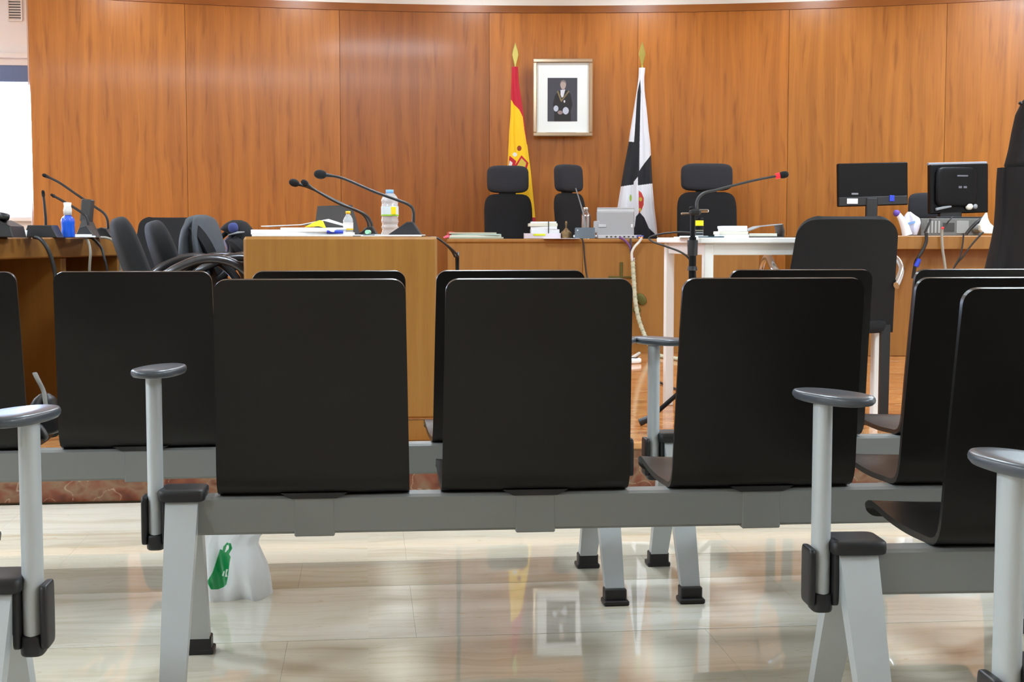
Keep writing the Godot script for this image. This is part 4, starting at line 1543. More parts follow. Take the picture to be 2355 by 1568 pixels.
func build_judge_items() -> void:
	var h := JUDGE_TOP
	var d := 9.85
	var s := d / F
	pile("case_file", "stack of worn paper files with red ribbon on the judges' bench end", "papers", 1096, h, d, [
		[0.38, 0.012, 0.22, 0.0, 0.02, 0.0, mat(rgb(172, 178, 160), 0.9)], [0.36, 0.012, 0.22, -0.01, 0.0, 3.0, M.paper_warm], [0.34, 0.010, 0.22, 0.0, 0.0, -2.0, mat(rgb(176, 198, 190), 0.9)], [0.33, 0.010, 0.21, -0.03, 0.0, 4.0, mat(rgb(192, 186, 166), 0.9)]])
	var t := item("ribbon_bundle", "pinkish red ribbon bundle beside the worn paper files", "ribbon", 1031, h, 9.80)
	var st := mb()
	tube(st, path([Vector3(-0.03, 0.008, 0.02), Vector3(0.0, 0.014, 0.03), Vector3(0.03, 0.008, 0.02), Vector3(0.01, 0.02, 0.0), Vector3(-0.02, 0.015, 0.0)], 20), 0.008, -1, 6)
	obj("ribbon_loop", st, M.pink, t)
	st = mb()
	pillow(st, T(0.02, 0.026, -0.02), Vector3(0.06, 0.05, 0.05), 0.6, 0.6, 14, 8)
	obj("ribbon_knot", st, mat(rgb(178, 70, 64), 0.8), t)
	# tray with papers
	t = item("paper_tray", "shallow open box of papers and yellow notes next to the bell", "tray", 1247, h, d)
	var w := 82 * s
	st = mb()
	cbox(st, T(0, 0.003, -0.08), Vector3(w, 0.006, 0.22), 0.001)
	obj("tray_floor", st, M.paper_warm, t)
	for e in [-1.0, 1.0]:
		st = mb()
		cbox(st, T(e * w * 0.5, 0.02, -0.08), Vector3(0.006, 0.04, 0.22), 0.001)
		obj("tray_side", st, mat(rgb(214, 204, 214), 0.7), t)
		st = mb()
		cbox(st, T(0, 0.02, -0.08 + e * 0.11), Vector3(w - 0.006, 0.036, 0.005), 0.001)
		obj("tray_side", st, mat(rgb(214, 204, 214), 0.7), t)
	st = mb()
	cbox(st, T(-0.02, 0.028, 0.0345), Vector3(0.085, 0.014, 0.003), 0.001)
	lab(obj("note_strip", st, mat(rgb(214, 224, 40), 0.7), t), "yellow-green paper strip")
	pile("document_pile", "bundle of white papers held by a band above the shallow box", "papers", 1251, h + 0.007, d + 0.09, [
		[0.19, 0.03, 0.17, 0.0, 0.0, 0.0, mat(rgb(214, 206, 214), 0.9)], [0.20, 0.030, 0.16, 0.005, 0.0, 2.0, M.paper], [0.185, 0.020, 0.16, 0.0, 0.0, -3.0, M.paper], [0.20, 0.022, 0.17, -0.01, 0.0, 3.0, M.paper_warm], [0.18, 0.012, 0.16, -0.005, 0.0, 1.0, M.paper]])
	var bd := get_child(get_child_count() - 1)
	st = mb()
	cbox(st, T(0.03, 0.058, 0.088), Vector3(0.007, 0.115, 0.003), 0.001)
	lab(obj("rubber_band", st, M.charcoal, bd), "dark band")
	# bell
	t = item("hand_bell", "small bronze hand bell on the judges' bench", "bell", 1302, h, d)
	st = mb()
	lathe(st, path([V(0.001, 0.075), V(0.008, 0.074), V(0.014, 0.068), V(0.022, 0.058), V(0.034, 0.048), V(0.038, 0.038), V(0.038, 0.012), V(0.041, 0.0), V(0.001, 0.001)], 30), 24)
	obj("bell_body", st, M.bronze, t)
	st = mb()
	lathe(st, path([V(0.001, 0.124), V(0.007, 0.120), V(0.0085, 0.108), V(0.006, 0.092), V(0.005, 0.070)], 16), 14)
	obj("handle", st, M.bronze, t)
	# flat white sheet in front
	pile("paper_sheet", "single white sheet hanging over the front edge below the bell", "papers", 1290, h, 9.78, [[0.25, 0.003, 0.20, 0.0, 0.05, 0.0, M.paper]], "sheet")
	# presiding microphone
	t = item("desk_microphone", "grey microphone base with thin upright neck before the steel flask", "microphone", 1345, h, 9.80)
	s = 9.80 / F
	st = mb()
	prism(st, [V(0.0, 0.0), V(0.11, 0.0), V(0.085, 0.068), V(0.03, 0.075)], 46 * s, Transform3D(Basis(Vector3(0, 0, -1), Vector3(0, 1, 0), Vector3(1, 0, 0)), Vector3(0, 0.003, 0.05)), 0.004)
	obj("microphone_base", st, mat(rgb(84, 96, 106), 0.4), t)
	st = mb()
	lathe(st, [V(0.001, 0.0), V(0.013, 0.0), V(0.013, 0.006), V(0.001, 0.008)], 16, TR(Vector3(-17 * s, 0.058, 0.02), Vector3(65, 0, 0)))
	lab(obj("button", st, M.paper, t), "white round button")
	st = mb()
	tube(st, path([Vector3(1 * s, 0.062, 0.005), Vector3(0.0, 0.12, 0.01), Vector3(-8 * s, 0.22, 0.02), Vector3(-22 * s, hy(433, 9.8) - h, 0.04)], 20), 0.006, 0.004, 8)
	obj("gooseneck", st, M.grey, t)
	for e in [-1.0, 1.0]:
		st = mb()
		pillow(st, T(e * 25 * s, 0.018, 0.03), Vector3(0.012, 0.018, 0.018), 0.9, 0.9, 10, 6)
		obj("lamp_dot", st, M.paper, t)
	# steel flask
	t = item("steel_flask", "brushed steel drinking flask behind the grey microphone", "flask", 1347, h, 9.98)
	st = mb()
	lathe(st, path([V(0.001, 0.0), V(0.034, 0.001), V(0.036, 0.01), V(0.036, 0.14), V(0.035, 0.165), V(0.026, 0.183), V(0.020, 0.190), V(0.001, 0.191)], 30), 24)
	obj("flask_body", st, M.steel, t)
	st = mb()
	lathe(st, [V(0.001, 0.19), V(0.021, 0.19), V(0.022, 0.218), V(0.020, 0.224), V(0.001, 0.225)], 20)
	obj("flask_cap", st, M.chrome, t)
	# laptop and its stand seen from the back
	d = 9.90
	s = d / F
	t = item("laptop", "light grey laptop seen from behind in front of the black and white flag", "laptop", 1416, h, d)
	st = mb()
	cbox(st, TR(Vector3(0, hy(517, d) - h + 0.0, -0.05), Vector3(-8, 0, 0)), Vector3(86 * s, 62 * s, 0.012), 0.004)
	obj("rear_cover", st, M.laptop, t)
	st = mb()
	cbox(st, TR(Vector3(0.005, hy(494, d) - h, -0.085), Vector3(-14, 0, 0)), Vector3(86 * s, 36 * s, 0.010), 0.004)
	obj("screen_lid", st, M.laptop, t)
	st = mb()
	cbox(st, T(0.004, hy(484, d) - h, -0.09), Vector3(86 * s, 5 * s, 0.02), 0.004)
	lab(obj("lid_edge", st, mat(rgb(206, 206, 208), 0.4), t), "pale lid edge")
	st = mb()
	cbox(st, T(-30 * s, hy(519, d) - h, -0.038), Vector3(18 * s, 7 * s, 0.01), 0.002)
	obj("sticker", st, mat(rgb(200, 200, 204), 0.5), t)
	st = mb()
	cbox(st, T(38 * s, hy(519, d) - h, -0.040), Vector3(4 * s, 8 * s, 0.008), 0.002)
	obj("sticker", st, M.paper, t)
	st = mb()
	cbox(st, T(-43 * s, hy(522, d) - h, -0.055), Vector3(14 * s, 28 * s, 0.03), 0.005)
	obj("hinge_block", st, mat(rgb(176, 176, 180), 0.5), t)
	st = mb()
	cbox(st, T(0, 0.005, -0.05), Vector3(84 * s, 0.010, 0.20), 0.003)
	obj("keyboard_base", st, M.laptop, t)
	# connector hub in front with sockets
	t = item("connector_hub", "thin pale connector strip with sockets and plugged cables at the bench edge", "hub", 1425, h, 9.76)
	s = 9.76 / F
	st = mb()
	cbox(st, T(0, 0.014, 0), Vector3(100 * s, 0.024, 0.06), 0.003)
	obj("hub_body", st, mat(rgb(188, 188, 194), 0.45), t)
	for k in 7:
		st = mb()
		cbox(st, T((-30 + k * 10) * s, 0.014, 0.030), Vector3(0.014, 0.010, 0.003), 0.001)
		obj("socket", st, M.charcoal, t)
	st = mb()
	cbox(st, T(46 * s, 0.016, 0.012), Vector3(16 * s, 0.016, 0.05), 0.002)
	lab(obj("blue_end", st, mat(rgb(70, 84, 160), 0.5), t), "blue end cover")
	for k in 2:
		st = mb()
		pillow(st, T((44 + k * 6) * s, 0.010, 0.040), Vector3(0.012, 0.012, 0.012), 0.9, 0.9, 10, 6)
		lab(obj("status_light", st, M.led_amber, t), "glowing amber light")
	# cables down the front of the bench
	var fd := 9.66
	cable("cable", "thin black cable hanging down the judges' bench front below the bell", [at(1338, 548, fd), at(1342, 560, fd), at(1344, 590, fd), at(1348, 625, fd), at(1356, 680, fd), on(1362, 806, DAIS + 0.006)], 0.0055, M.cable)
	cable("cable", "purple cable curving down from the connector strip", [at(1424, 546, fd), at(1436, 552, fd), at(1448, 566, fd), at(1453, 584, fd), at(1456, 600, fd - 0.01)], 0.008, M.cable_purple)
	cable("cable", "dark cable running straight into the ribbed conduit", [at(1450, 548, fd), at(1451, 560, fd), at(1451, 580, fd), at(1455, 600, fd)], 0.008, mat(rgb(66, 52, 60), 0.5))
	cable("cable", "white cable looping from the amber lights into the conduit", [at(1476, 547, fd), at(1470, 556, fd), at(1459, 568, fd - 0.01), at(1453, 582, fd - 0.01), at(1454, 600, fd - 0.01)], 0.009, M.cable_white)
	# ribbed conduit with separate rings
	var pts := [at(1455, 593, fd), at(1456, 620, fd), at(1458, 650, fd), at(1461, 690, fd), at(1468, 730, fd), at(1480, 765, fd), at(1492, 790, fd - 0.04), on(1506, 812, DAIS + 0.017)]
	t = thing("cable_conduit", "pale green ribbed cable conduit hanging down the judges' bench front", "conduit", pts[-1], 0.0)
	var loc := []
	for p in pts: loc.append(p - pts[-1])
	var sm := path(loc, 56)
	st = mb()
	tube(st, sm, 0.014, -1, 10)
	obj("conduit_core", st, M.conduit, t)
	var dark := mat(rgb(168, 168, 142), 0.6)
	for k in range(0, 56, 2):
		st = mb()
		tube(st, [sm[k], sm[k].lerp(sm[k + 1], 0.8)], 0.0165, -1, 10)
		obj("conduit_ring", st, M.conduit if k % 4 == 0 else dark, t)
	# loose cables on the platform floor
	cable("cable", "white cable lying on the marble floor under the judges' bench", [on(1425, 828, DAIS + 0.012), on(1450, 824, DAIS + 0.012), on(1470, 812, DAIS + 0.012)], 0.011, M.cable_white)
	cable("cable", "pale cable crossing the marble floor behind the microphone stand", [on(1500, 814, DAIS + 0.014), on(1540, 822, DAIS + 0.014), on(1600, 830, DAIS + 0.014), on(1700, 838, DAIS + 0.014)], 0.013, M.conduit)
	t = thing("power_strip", "white power strip lying on the marble floor before the judges' bench", "power strip", on(1448, 836, DAIS), -TH + 0.5)
	st = mb()
	pillow(st, T(0, 0.018, 0), Vector3(0.16, 0.036, 0.07), 0.4, 0.5, 20, 8)
	obj("strip_body", st, M.white_paint, t)
	st = mb()
	lathe(st, [V(0.001, 0.030), V(0.028, 0.030), V(0.028, 0.0375), V(0.001, 0.038)], 18, T(0.03, 0, 0))
	obj("socket", st, M.black, t)

func build_table_items() -> void:
	var h := TABLE_TOP
	# microphone stand on three feet
	var d := 5.90
	var s := d / F
	var px := 1593.0
	var t := item("microphone_stand", "black floor microphone stand in front of the white table", "microphone stand", px, DAIS, d)
	var st := mb()
	tube(st, [Vector3(0, 0.16, 0), Vector3(0, hy(545, d) - DAIS, 0)], 0.0155, -1, 12)
	obj("lower_tube", st, M.gloss_black, t)
	st = mb()
	tube(st, [Vector3(0, hy(556, d) - DAIS, 0), Vector3(0, hy(490, d) - DAIS, 0)], 0.011, -1, 12)
	obj("upper_tube", st, M.gloss_black, t)
	st = mb()
	tube(st, [Vector3(0, hy(588, d) - DAIS, 0), Vector3(0, hy(552, d) - DAIS, 0)], 0.021, 0.023, 12)
	obj("clamp_sleeve", st, M.black, t)
	st = mb()
	tube(st, [Vector3(0, hy(622, d) - DAIS, 0), Vector3(0, hy(612, d) - DAIS, 0)], 0.022, 0.019, 12)
	obj("collar", st, M.black, t)
	for a in [176.0, 56.0, -64.0]:
		var r := deg_to_rad(a)
		var o := Vector3(cos(r), 0, sin(r))
		st = mb()
		tube(st, [Vector3(0, 0.19, 0), o * 0.185 + Vector3(0, 0.028, 0)], 0.010, -1, 8)
		var lg := obj("tripod_leg", st, M.gloss_black, t)
		st = mb()
		tube(st, [o * 0.165 + Vector3(0, 0.042, 0), o * 0.222 + Vector3(0, 0.017, 0)], 0.014, 0.0165, 10)
		lab(obj("rubber_foot", st, M.black, lg), "black rubber foot")
	var ty := hy(488, d) - DAIS
	st = mb()
	cbox(st, T(-12 * s, ty - 0.006, 0), Vector3(32 * s, 0.010, 0.012), 0.004)
	cbox(st, T(22 * s, ty + 0.006, 0), Vector3(28 * s, 0.014, 0.02), 0.004)
	lab(obj("clamp_bar", st, M.chrome, t), "shiny clamp bar")
	st = mb()
	cbox(st, T(5 * s, ty, 0), Vector3(26 * s, 0.028, 0.035), 0.008)
	obj("clamp_block", st, M.black, t)
	st = mb()
	pillow(st, T(-3 * s, ty + 0.016, 0), Vector3(0.022, 0.018, 0.022), 0.9, 0.9, 12, 8)
	obj("clamp_knob", st, M.gloss_black, t)
	st = mb()
	var np := []
	for q in [V(1602, 486), V(1602, 465), V(1608, 452), V(1622, 442), V(1645, 437), V(1690, 425), V(1740, 413), V(1782, 405)]:
		np.append(Vector3((q.x - px) * s, hy(q.y, d) - DAIS, 0))
	var sm := path(np, 36)
	tube(st, sm, 0.0072, 0.005, 10)
	obj("gooseneck", st, M.charcoal, t)
	var e: Vector3 = sm[-1]
	var dir: Vector3 = (sm[-1] - sm[-3]).normalized()
	st = mb()
	tube(st, [e, e + dir * 0.016], 0.0125, 0.0125, 14)
	lab(obj("light_ring", st, M.led_red, t), "glowing red ring")
	st = mb()
	pillow(st, Transform3D(Basis(dir.cross(Vector3(0, 0, 1)).normalized(), dir, Vector3(0, 0, 1)), e + dir * 0.033), Vector3(0.030, 0.042, 0.030), 0.8, 1.0, 18, 10)
	obj("foam_head", st, M.gown, t)
	cable("cable", "black cable looping out from the microphone stand", [at(1600, 536, d + 0.01), at(1560, 534, d + 0.06), at(1520, 538, d + 0.12), at(1494, 546, d + 0.14), at(1500, 555, d + 0.12), at(1530, 566, d + 0.06), at(1570, 582, d + 0.02), at(1592, 606, d + 0.01), at(1600, 640, d + 0.012)], 0.0042, M.cable, "", 48)
	cable("cable", "thin dark cables on the marble floor near the stand foot", [on(1515, 878, DAIS + 0.006), on(1540, 888, DAIS + 0.006), on(1580, 905, DAIS + 0.006)], 0.006, M.cable)
	# things lying on the white table
	t = item("drink_can", "dark drink can with a yellow patch on the white table", "can", 1606, h, 6.34)
	s = 6.34 / F
	st = mb()
	lathe(st, path([V(0.001, 0.0), V(0.019, 0.001), V(0.0225, 0.007), V(0.0225, 0.082), V(0.019, 0.089), V(0.001, 0.089)], 24), 22)
	obj("can_body", st, M.gloss_black, t)
	for b in [[0.054, 0.078, M.yellow], [0.030, 0.048, mat(rgb(120, 116, 96), 0.4)], [0.020, 0.025, M.grey], [0.004, 0.013, M.grey]]:
		st = mb()
		lathe(st, [V(0.0229, b[0]), V(0.0229, b[1])], 22)
		obj("printed_band", st, b[2], t)
	pile("paper_sheet", "white sheets lying flat beside the drink can", "papers", 1585, h, 6.20, [[0.12, 0.004, 0.16, 0.0, 0.0, 0.0, M.paper], [0.10, 0.004, 0.15, 0.02, 0.0, 4.0, M.paper]], "sheet")
	pile("paper_folder", "dark teal folder lying flat on the white table", "folder", 1632, h, 6.15, [[0.11, 0.006, 0.12, 0.0, 0.0, 0.0, mat(rgb(40, 72, 84), 0.6)]], "folder_cover")
	pile("document_pile", "thick white stack of paper on the white table", "papers", 1682, h, 6.24, [
		[0.130, 0.014, 0.16, 0.0, 0.0, 0.0, M.paper], [0.126, 0.014, 0.16, -0.004, 0.0, 2.0, M.paper_warm], [0.112, 0.012, 0.16, 0.004, 0.0, -3.0, M.paper], [0.108, 0.012, 0.15, 0.003, 0.0, 1.0, M.paper]])
	d = 6.22
	s = d / F
	t = item("ring_binder", "grey ring binder lying half open on the white table", "binder", 1756, h, d)
	st = mb()
	cbox(st, T(0, 0.003, -0.06), Vector3(86 * s, 0.005, 0.20), 0.001)
	obj("back_cover", st, M.charcoal, t)
	st = mb()
	sheet(st, [[Vector3(-44 * s, 0.024, 0.03), Vector3(-10 * s, 0.050, 0.03), Vector3(40 * s, 0.060, 0.03)], [Vector3(-44 * s, 0.024, -0.16), Vector3(-10 * s, 0.050, -0.16), Vector3(40 * s, 0.060, -0.16)]], 0.004)
	obj("front_cover", st, mat(rgb(150, 150, 152), 0.6), t)
	st = mb()
	sheet(st, [[Vector3(40 * s, 0.060, 0.03), Vector3(44 * s, 0.03, 0.03), Vector3(43 * s, 0.004, 0.03)], [Vector3(40 * s, 0.060, -0.16), Vector3(44 * s, 0.03, -0.16), Vector3(43 * s, 0.004, -0.16)]], 0.005)
	obj("spine", st, M.charcoal, t)
	st = mb()
	cbox(st, T(-4 * s, 0.012, -0.06), Vector3(64 * s, 0.014, 0.18), 0.001)
	obj("paper_sheaf", st, M.paper_warm, t)

func build_clerk_items() -> void:
	var h := RIGHT_TOP
	# flat monitor
	var d := 9.62
	var s := d / F
	var t := item("computer_monitor", "thin black monitor on a single neck, turned with its back to view", "monitor", 2000, h, d, deg_to_rad(9.0))
	var st := mb()
	var w := 168.0 * s
	cbox(st, TR(Vector3(4 * s, hy(424, d) - h, 0), Vector3(0, 0, 1.8)), Vector3(w, 98 * s, 0.035), 0.006)
	obj("monitor_back", st, M.gloss_black, t)
	st = mb()
	cbox(st, TR(Vector3(4 * s, hy(462, d) - h, 0.010), Vector3(0, 0, 1.8)), Vector3(w - 0.01, 20 * s, 0.030), 0.004)
	obj("rear_ledge", st, M.black, t)
	st = mb()
	cbox(st, T(0, (hy(455, d) - h) * 0.5, 0.02), Vector3(27 * s, hy(455, d) - h, 0.03), 0.006)
	obj("stand_neck", st, M.black, t)
	st = mb()
	cbox(st, T(0, 0.008, 0), Vector3(0.24, 0.016, 0.18), 0.006)
	obj("stand_foot", st, M.black, t)
	st = mb()
	cbox(st, T(-47 * s, hy(463, d) - h, 0.027), Vector3(26 * s, 12 * s, 0.003), 0.001)
	lab(obj("sticker", st, M.paper, t), "white sticker")
	st = mb()
	cbox(st, T(-40 * s, hy(446, d) - h, 0.0185), Vector3(16 * s, 4 * s, 0.002), 0.0005)
	lab(obj("maker_mark", st, M.grey, t), "small grey lettering mark")
	st = mb()
	cbox(st, T(48 * s, hy(456, d) - h, 0.027), Vector3(12 * s, 14 * s, 0.008), 0.002)
	lab(obj("video_plug", st, M.blue, t), "blue video plug")
	# computer case lying flat, second monitor on it
	d = 9.55
	s = d / F
	var ct := item("computer_case", "grey desktop computer lying flat under the thick monitor", "computer", 2187, h, d)
	var cw := 140.0 * s
	var chh := hy(502, d) - h
	st = mb()
	cbox(st, T(0, chh * 0.5, -0.17), Vector3(cw, chh, 0.34), 0.004)
	obj("case_shell", st, M.pc, ct)
	for k in 4:
		st = mb()
		cbox(st, T((-52 + k * 8) * s, chh * 0.5, 0.001), Vector3(4 * s, chh * 0.7, 0.004), 0.001)
		obj("port_plate", st, mat(rgb(176, 176, 172), 0.4, 0.4), ct)
	st = mb()
	cbox(st, T(-6 * s, chh * 0.5, 0.001), Vector3(26 * s, chh * 0.5, 0.005), 0.001)
	obj("fan_grille", st, M.charcoal, ct)
	st = mb()
	cbox(st, T(26 * s, chh * 0.5, 0.001), Vector3(28 * s, chh * 0.72, 0.005), 0.001)
	obj("power_unit", st, mat(rgb(150, 150, 146), 0.5), ct)
	st = mb()
	lathe(st, [V(0.001, 0.0), V(0.032, 0.0), V(0.032, 0.006), V(0.001, 0.006)], 20, TR(Vector3(58 * s, chh * 0.45, 0.0), Vector3(90, 0, 0)))
	obj("power_fan", st, mat(rgb(140, 140, 138), 0.5), ct)
	t = item("computer_monitor", "thick black monitor with pale top edge standing on the grey computer", "monitor", 2200, h + chh, d + 0.12, deg_to_rad(8.0))
	d += 0.12
	s = d / F
	var hb := h + chh
	st = mb()
	cbox(st, TR(Vector3(0, hy(434, d) - hb, 0), Vector3(0, 0, 1.6)), Vector3(140 * s, 112 * s, 0.05), 0.006)
	obj("monitor_back", st, M.gloss_black, t)
	st = mb()
	pillow(st, T(-10 * s, hy(430, d) - hb, 0.03), Vector3(100 * s, 90 * s, 0.05), 0.3, 0.3, 24, 10)
	obj("rear_bulge", st, M.gloss_black, t)
	st = mb()
	cbox(st, TR(Vector3(0, hy(376, d) - hb, -0.02), Vector3(0, 0, 1.6)), Vector3(142 * s, 7 * s, 0.03), 0.003)
	lab(obj("top_edge", st, mat(rgb(150, 150, 158), 0.4), t), "pale grey top edge")
	st = mb()
	cbox(st, T(2 * s, hy(405, d) - hb + 0.0, 0.056), Vector3(26 * s, 3.5 * s, 0.003), 0.0005)
	lab(obj("maker_mark", st, mat(rgb(96, 96, 106), 0.4), t), "faint grey lettering mark")
	for q in [-3.0, 9.0]:
		st = mb()
		cbox(st, T(q * s, hy(431, d) - hb, 0.056), Vector3(8 * s, 5 * s, 0.003), 0.0005)
		obj("rating_label", st, mat(rgb(96, 96, 106), 0.4), t)
	st = mb()
	pillow(st, T(22 * s, hy(474, d) - hb, 0.04), Vector3(18 * s, 18 * s, 0.03), 0.8, 0.8, 14, 8)
	obj("white_plug", st, M.paper_warm, t)
	st = mb()
	pillow(st, T(36 * s, hy(475, d) - hb, 0.04), Vector3(12 * s, 12 * s, 0.03), 0.8, 0.8, 14, 8)
	obj("grey_plug", st, M.grey, t)
	st = mb()
	cbox(st, TR(Vector3(-40 * s, hy(478, d) - hb, 0.04), Vector3(0, 0, 12)), Vector3(38 * s, 6 * s, 0.02), 0.003)
	obj("cable_tray", st, M.grey, t)
	st = mb()
	cbox(st, T(-18 * s, (hy(486, d) - hb) * 0.5, 0.0), Vector3(52 * s, hy(486, d) - hb, 0.05), 0.005)
	obj("stand_neck", st, M.black, t)
	st = mb()
	cbox(st, T(-8 * s, 0.006, 0), Vector3(110 * s, 0.012, 0.16), 0.004)
	obj("stand_foot", st, M.black, t)
	# white spray bottle and crumpled bag
	d = 9.45
	s = d / F
	t = item("plastic_bag", "crumpled white and pale blue plastic bag at the desk edge by the visitor chair", "bag", 2093, h, d)
	var rows := []
	for r in [[487, 2086, 2093, 0.01], [494, 2080, 2102, 0.03], [502, 2076, 2114, 0.045], [512, 2074, 2116, 0.055], [525, 2074, 2113, 0.06], [534, 2076, 2110, 0.06], [540, 2079, 2108, 0.055]]:
		rows.append([max(0.0, hy(r[0], d) - h), (r[1] - 2093) * s, (r[2] - 2093) * s, r[3]])
	st = mb()
	drape(st, resample(rows, 16), 5.0, 0.22, 36)
	obj("bag_body", st, mat(rgb(214, 214, 232), 0.4), t)
	st = mb()
	sheet(st, [[Vector3(-18 * s, hy(514, d) - h, 0.06), Vector3(4 * s, hy(508, d) - h, 0.075)], [Vector3(-18 * s, hy(519, d) - h, 0.062), Vector3(3 * s, hy(513, d) - h, 0.077)]], 0.003)
	obj("blue_band", st, mat(rgb(110, 150, 200), 0.5), t)
	t = item("spray_bottle", "white bottle with purple cap leaning over the crumpled bag", "bottle", 2070, h, d - 0.1)
	st = mb()
	tube(st, path([Vector3(16 * s, 0.004, 0), Vector3(10 * s, 0.06, 0), Vector3(2 * s, 0.11, 0), Vector3(-6 * s, 0.145, 0)], 14), 0.034, 0.016, 14)
	obj("bottle_body", st, mat(rgb(238, 240, 244), 0.4), t)
	st = mb()
	pillow(st, T(-9 * s, 0.15, 0.0), Vector3(0.045, 0.045, 0.045), 0.9, 0.9, 14, 8)
	lab(obj("cap", st, M.purple, t), "purple cap")
	# white curved thing at the right end
	d = 9.42
	s = d / F
	t = item("paper_cone", "white curled sheet of card standing at the end of the clerk desk", "paper", 2270, h, d)
	st = mb()
	var outl := []
	for q in [V(2267, 489), V(2258, 503), V(2251, 518), V(2252, 529), V(2260, 537), V(2284, 538), V(2291, 530), V(2292, 522), V(2282, 520), V(2274, 513), V(2269, 502)]:
		outl.append(V((q.x - 2270) * s, max(0.0, hy(q.y, d) - h)))
	prism(st, outl, 0.05, T(), 0.006)
	obj("card", st, mat(rgb(238, 242, 234), 0.6), t)
	# cables under the desk
	var f := 9.27
	cable("cable", "dark cable with a blue plug hanging from the clerk desk", [at(2130, 536, f), at(2130, 556, f), at(2122, 575, f), at(2112, 592, f), at(2106, 604, f + 0.02), at(2100, 640, f + 0.03)], 0.012, M.cable)
	t = thing("cable_plug", "blue plug at the end of the dark hanging cable", "plug", at(2110, 606, f - 0.03), -TH)
	st = mb()
	tube(st, [Vector3(-0.01, -0.02, 0), Vector3(0.012, 0.03, 0)], 0.017, 0.014, 10)
	obj("plug_body", st, M.blue, t)
	cable("cable", "pale grey cable dropping in front of the clerk desk from a red-lit plug", [at(2167, 524, f), at(2166, 545, f), at(2168, 575, f), at(2173, 610, f), at(2178, 660, f)], 0.010, M.cable_grey)
	t = thing("indicator_light", "tiny red light on the pale grey cable's plug", "light", at(2168, 524, f - 0.012), -TH)
	st = mb()
	pillow(st, T(), Vector3(0.02, 0.014, 0.012), 0.9, 0.9, 10, 6)
	obj("lamp_dot", st, M.led_red, t)
	cable("cable", "dark cable crossing the clerk desk edge at a slant", [at(2262, 534, f), at(2250, 545, f), at(2232, 566, f), at(2215, 590, f), at(2196, 612, f + 0.01), at(2180, 650, f + 0.02)], 0.006, M.cable)
	cable("cable", "black power cable slanting over the grey computer's fan", [at(2262, 500, f + 0.2), at(2246, 512, f + 0.19), at(2230, 528, f + 0.19), at(2222, 538, f + 0.19)], 0.012, M.cable)
	cable("cable", "thin black wire slanting across the grey computer's middle", [at(2192, 498, f + 0.2), at(2182, 508, f + 0.19), at(2174, 520, f + 0.19), at(2169, 526, f + 0.1)], 0.005, M.cable)
	cable("cable", "black wire slanting over the grey computer's port plates", [at(2140, 504, f + 0.2), at(2134, 520, f + 0.19), at(2126, 536, f + 0.19)], 0.007, M.cable)
	cable("cable", "dark cable dropping straight from the desktop computer", [at(2216, 536, f), at(2214, 560, f), at(2208, 590, f), at(2194, 615, f), at(2186, 650, f)], 0.006, M.cable)

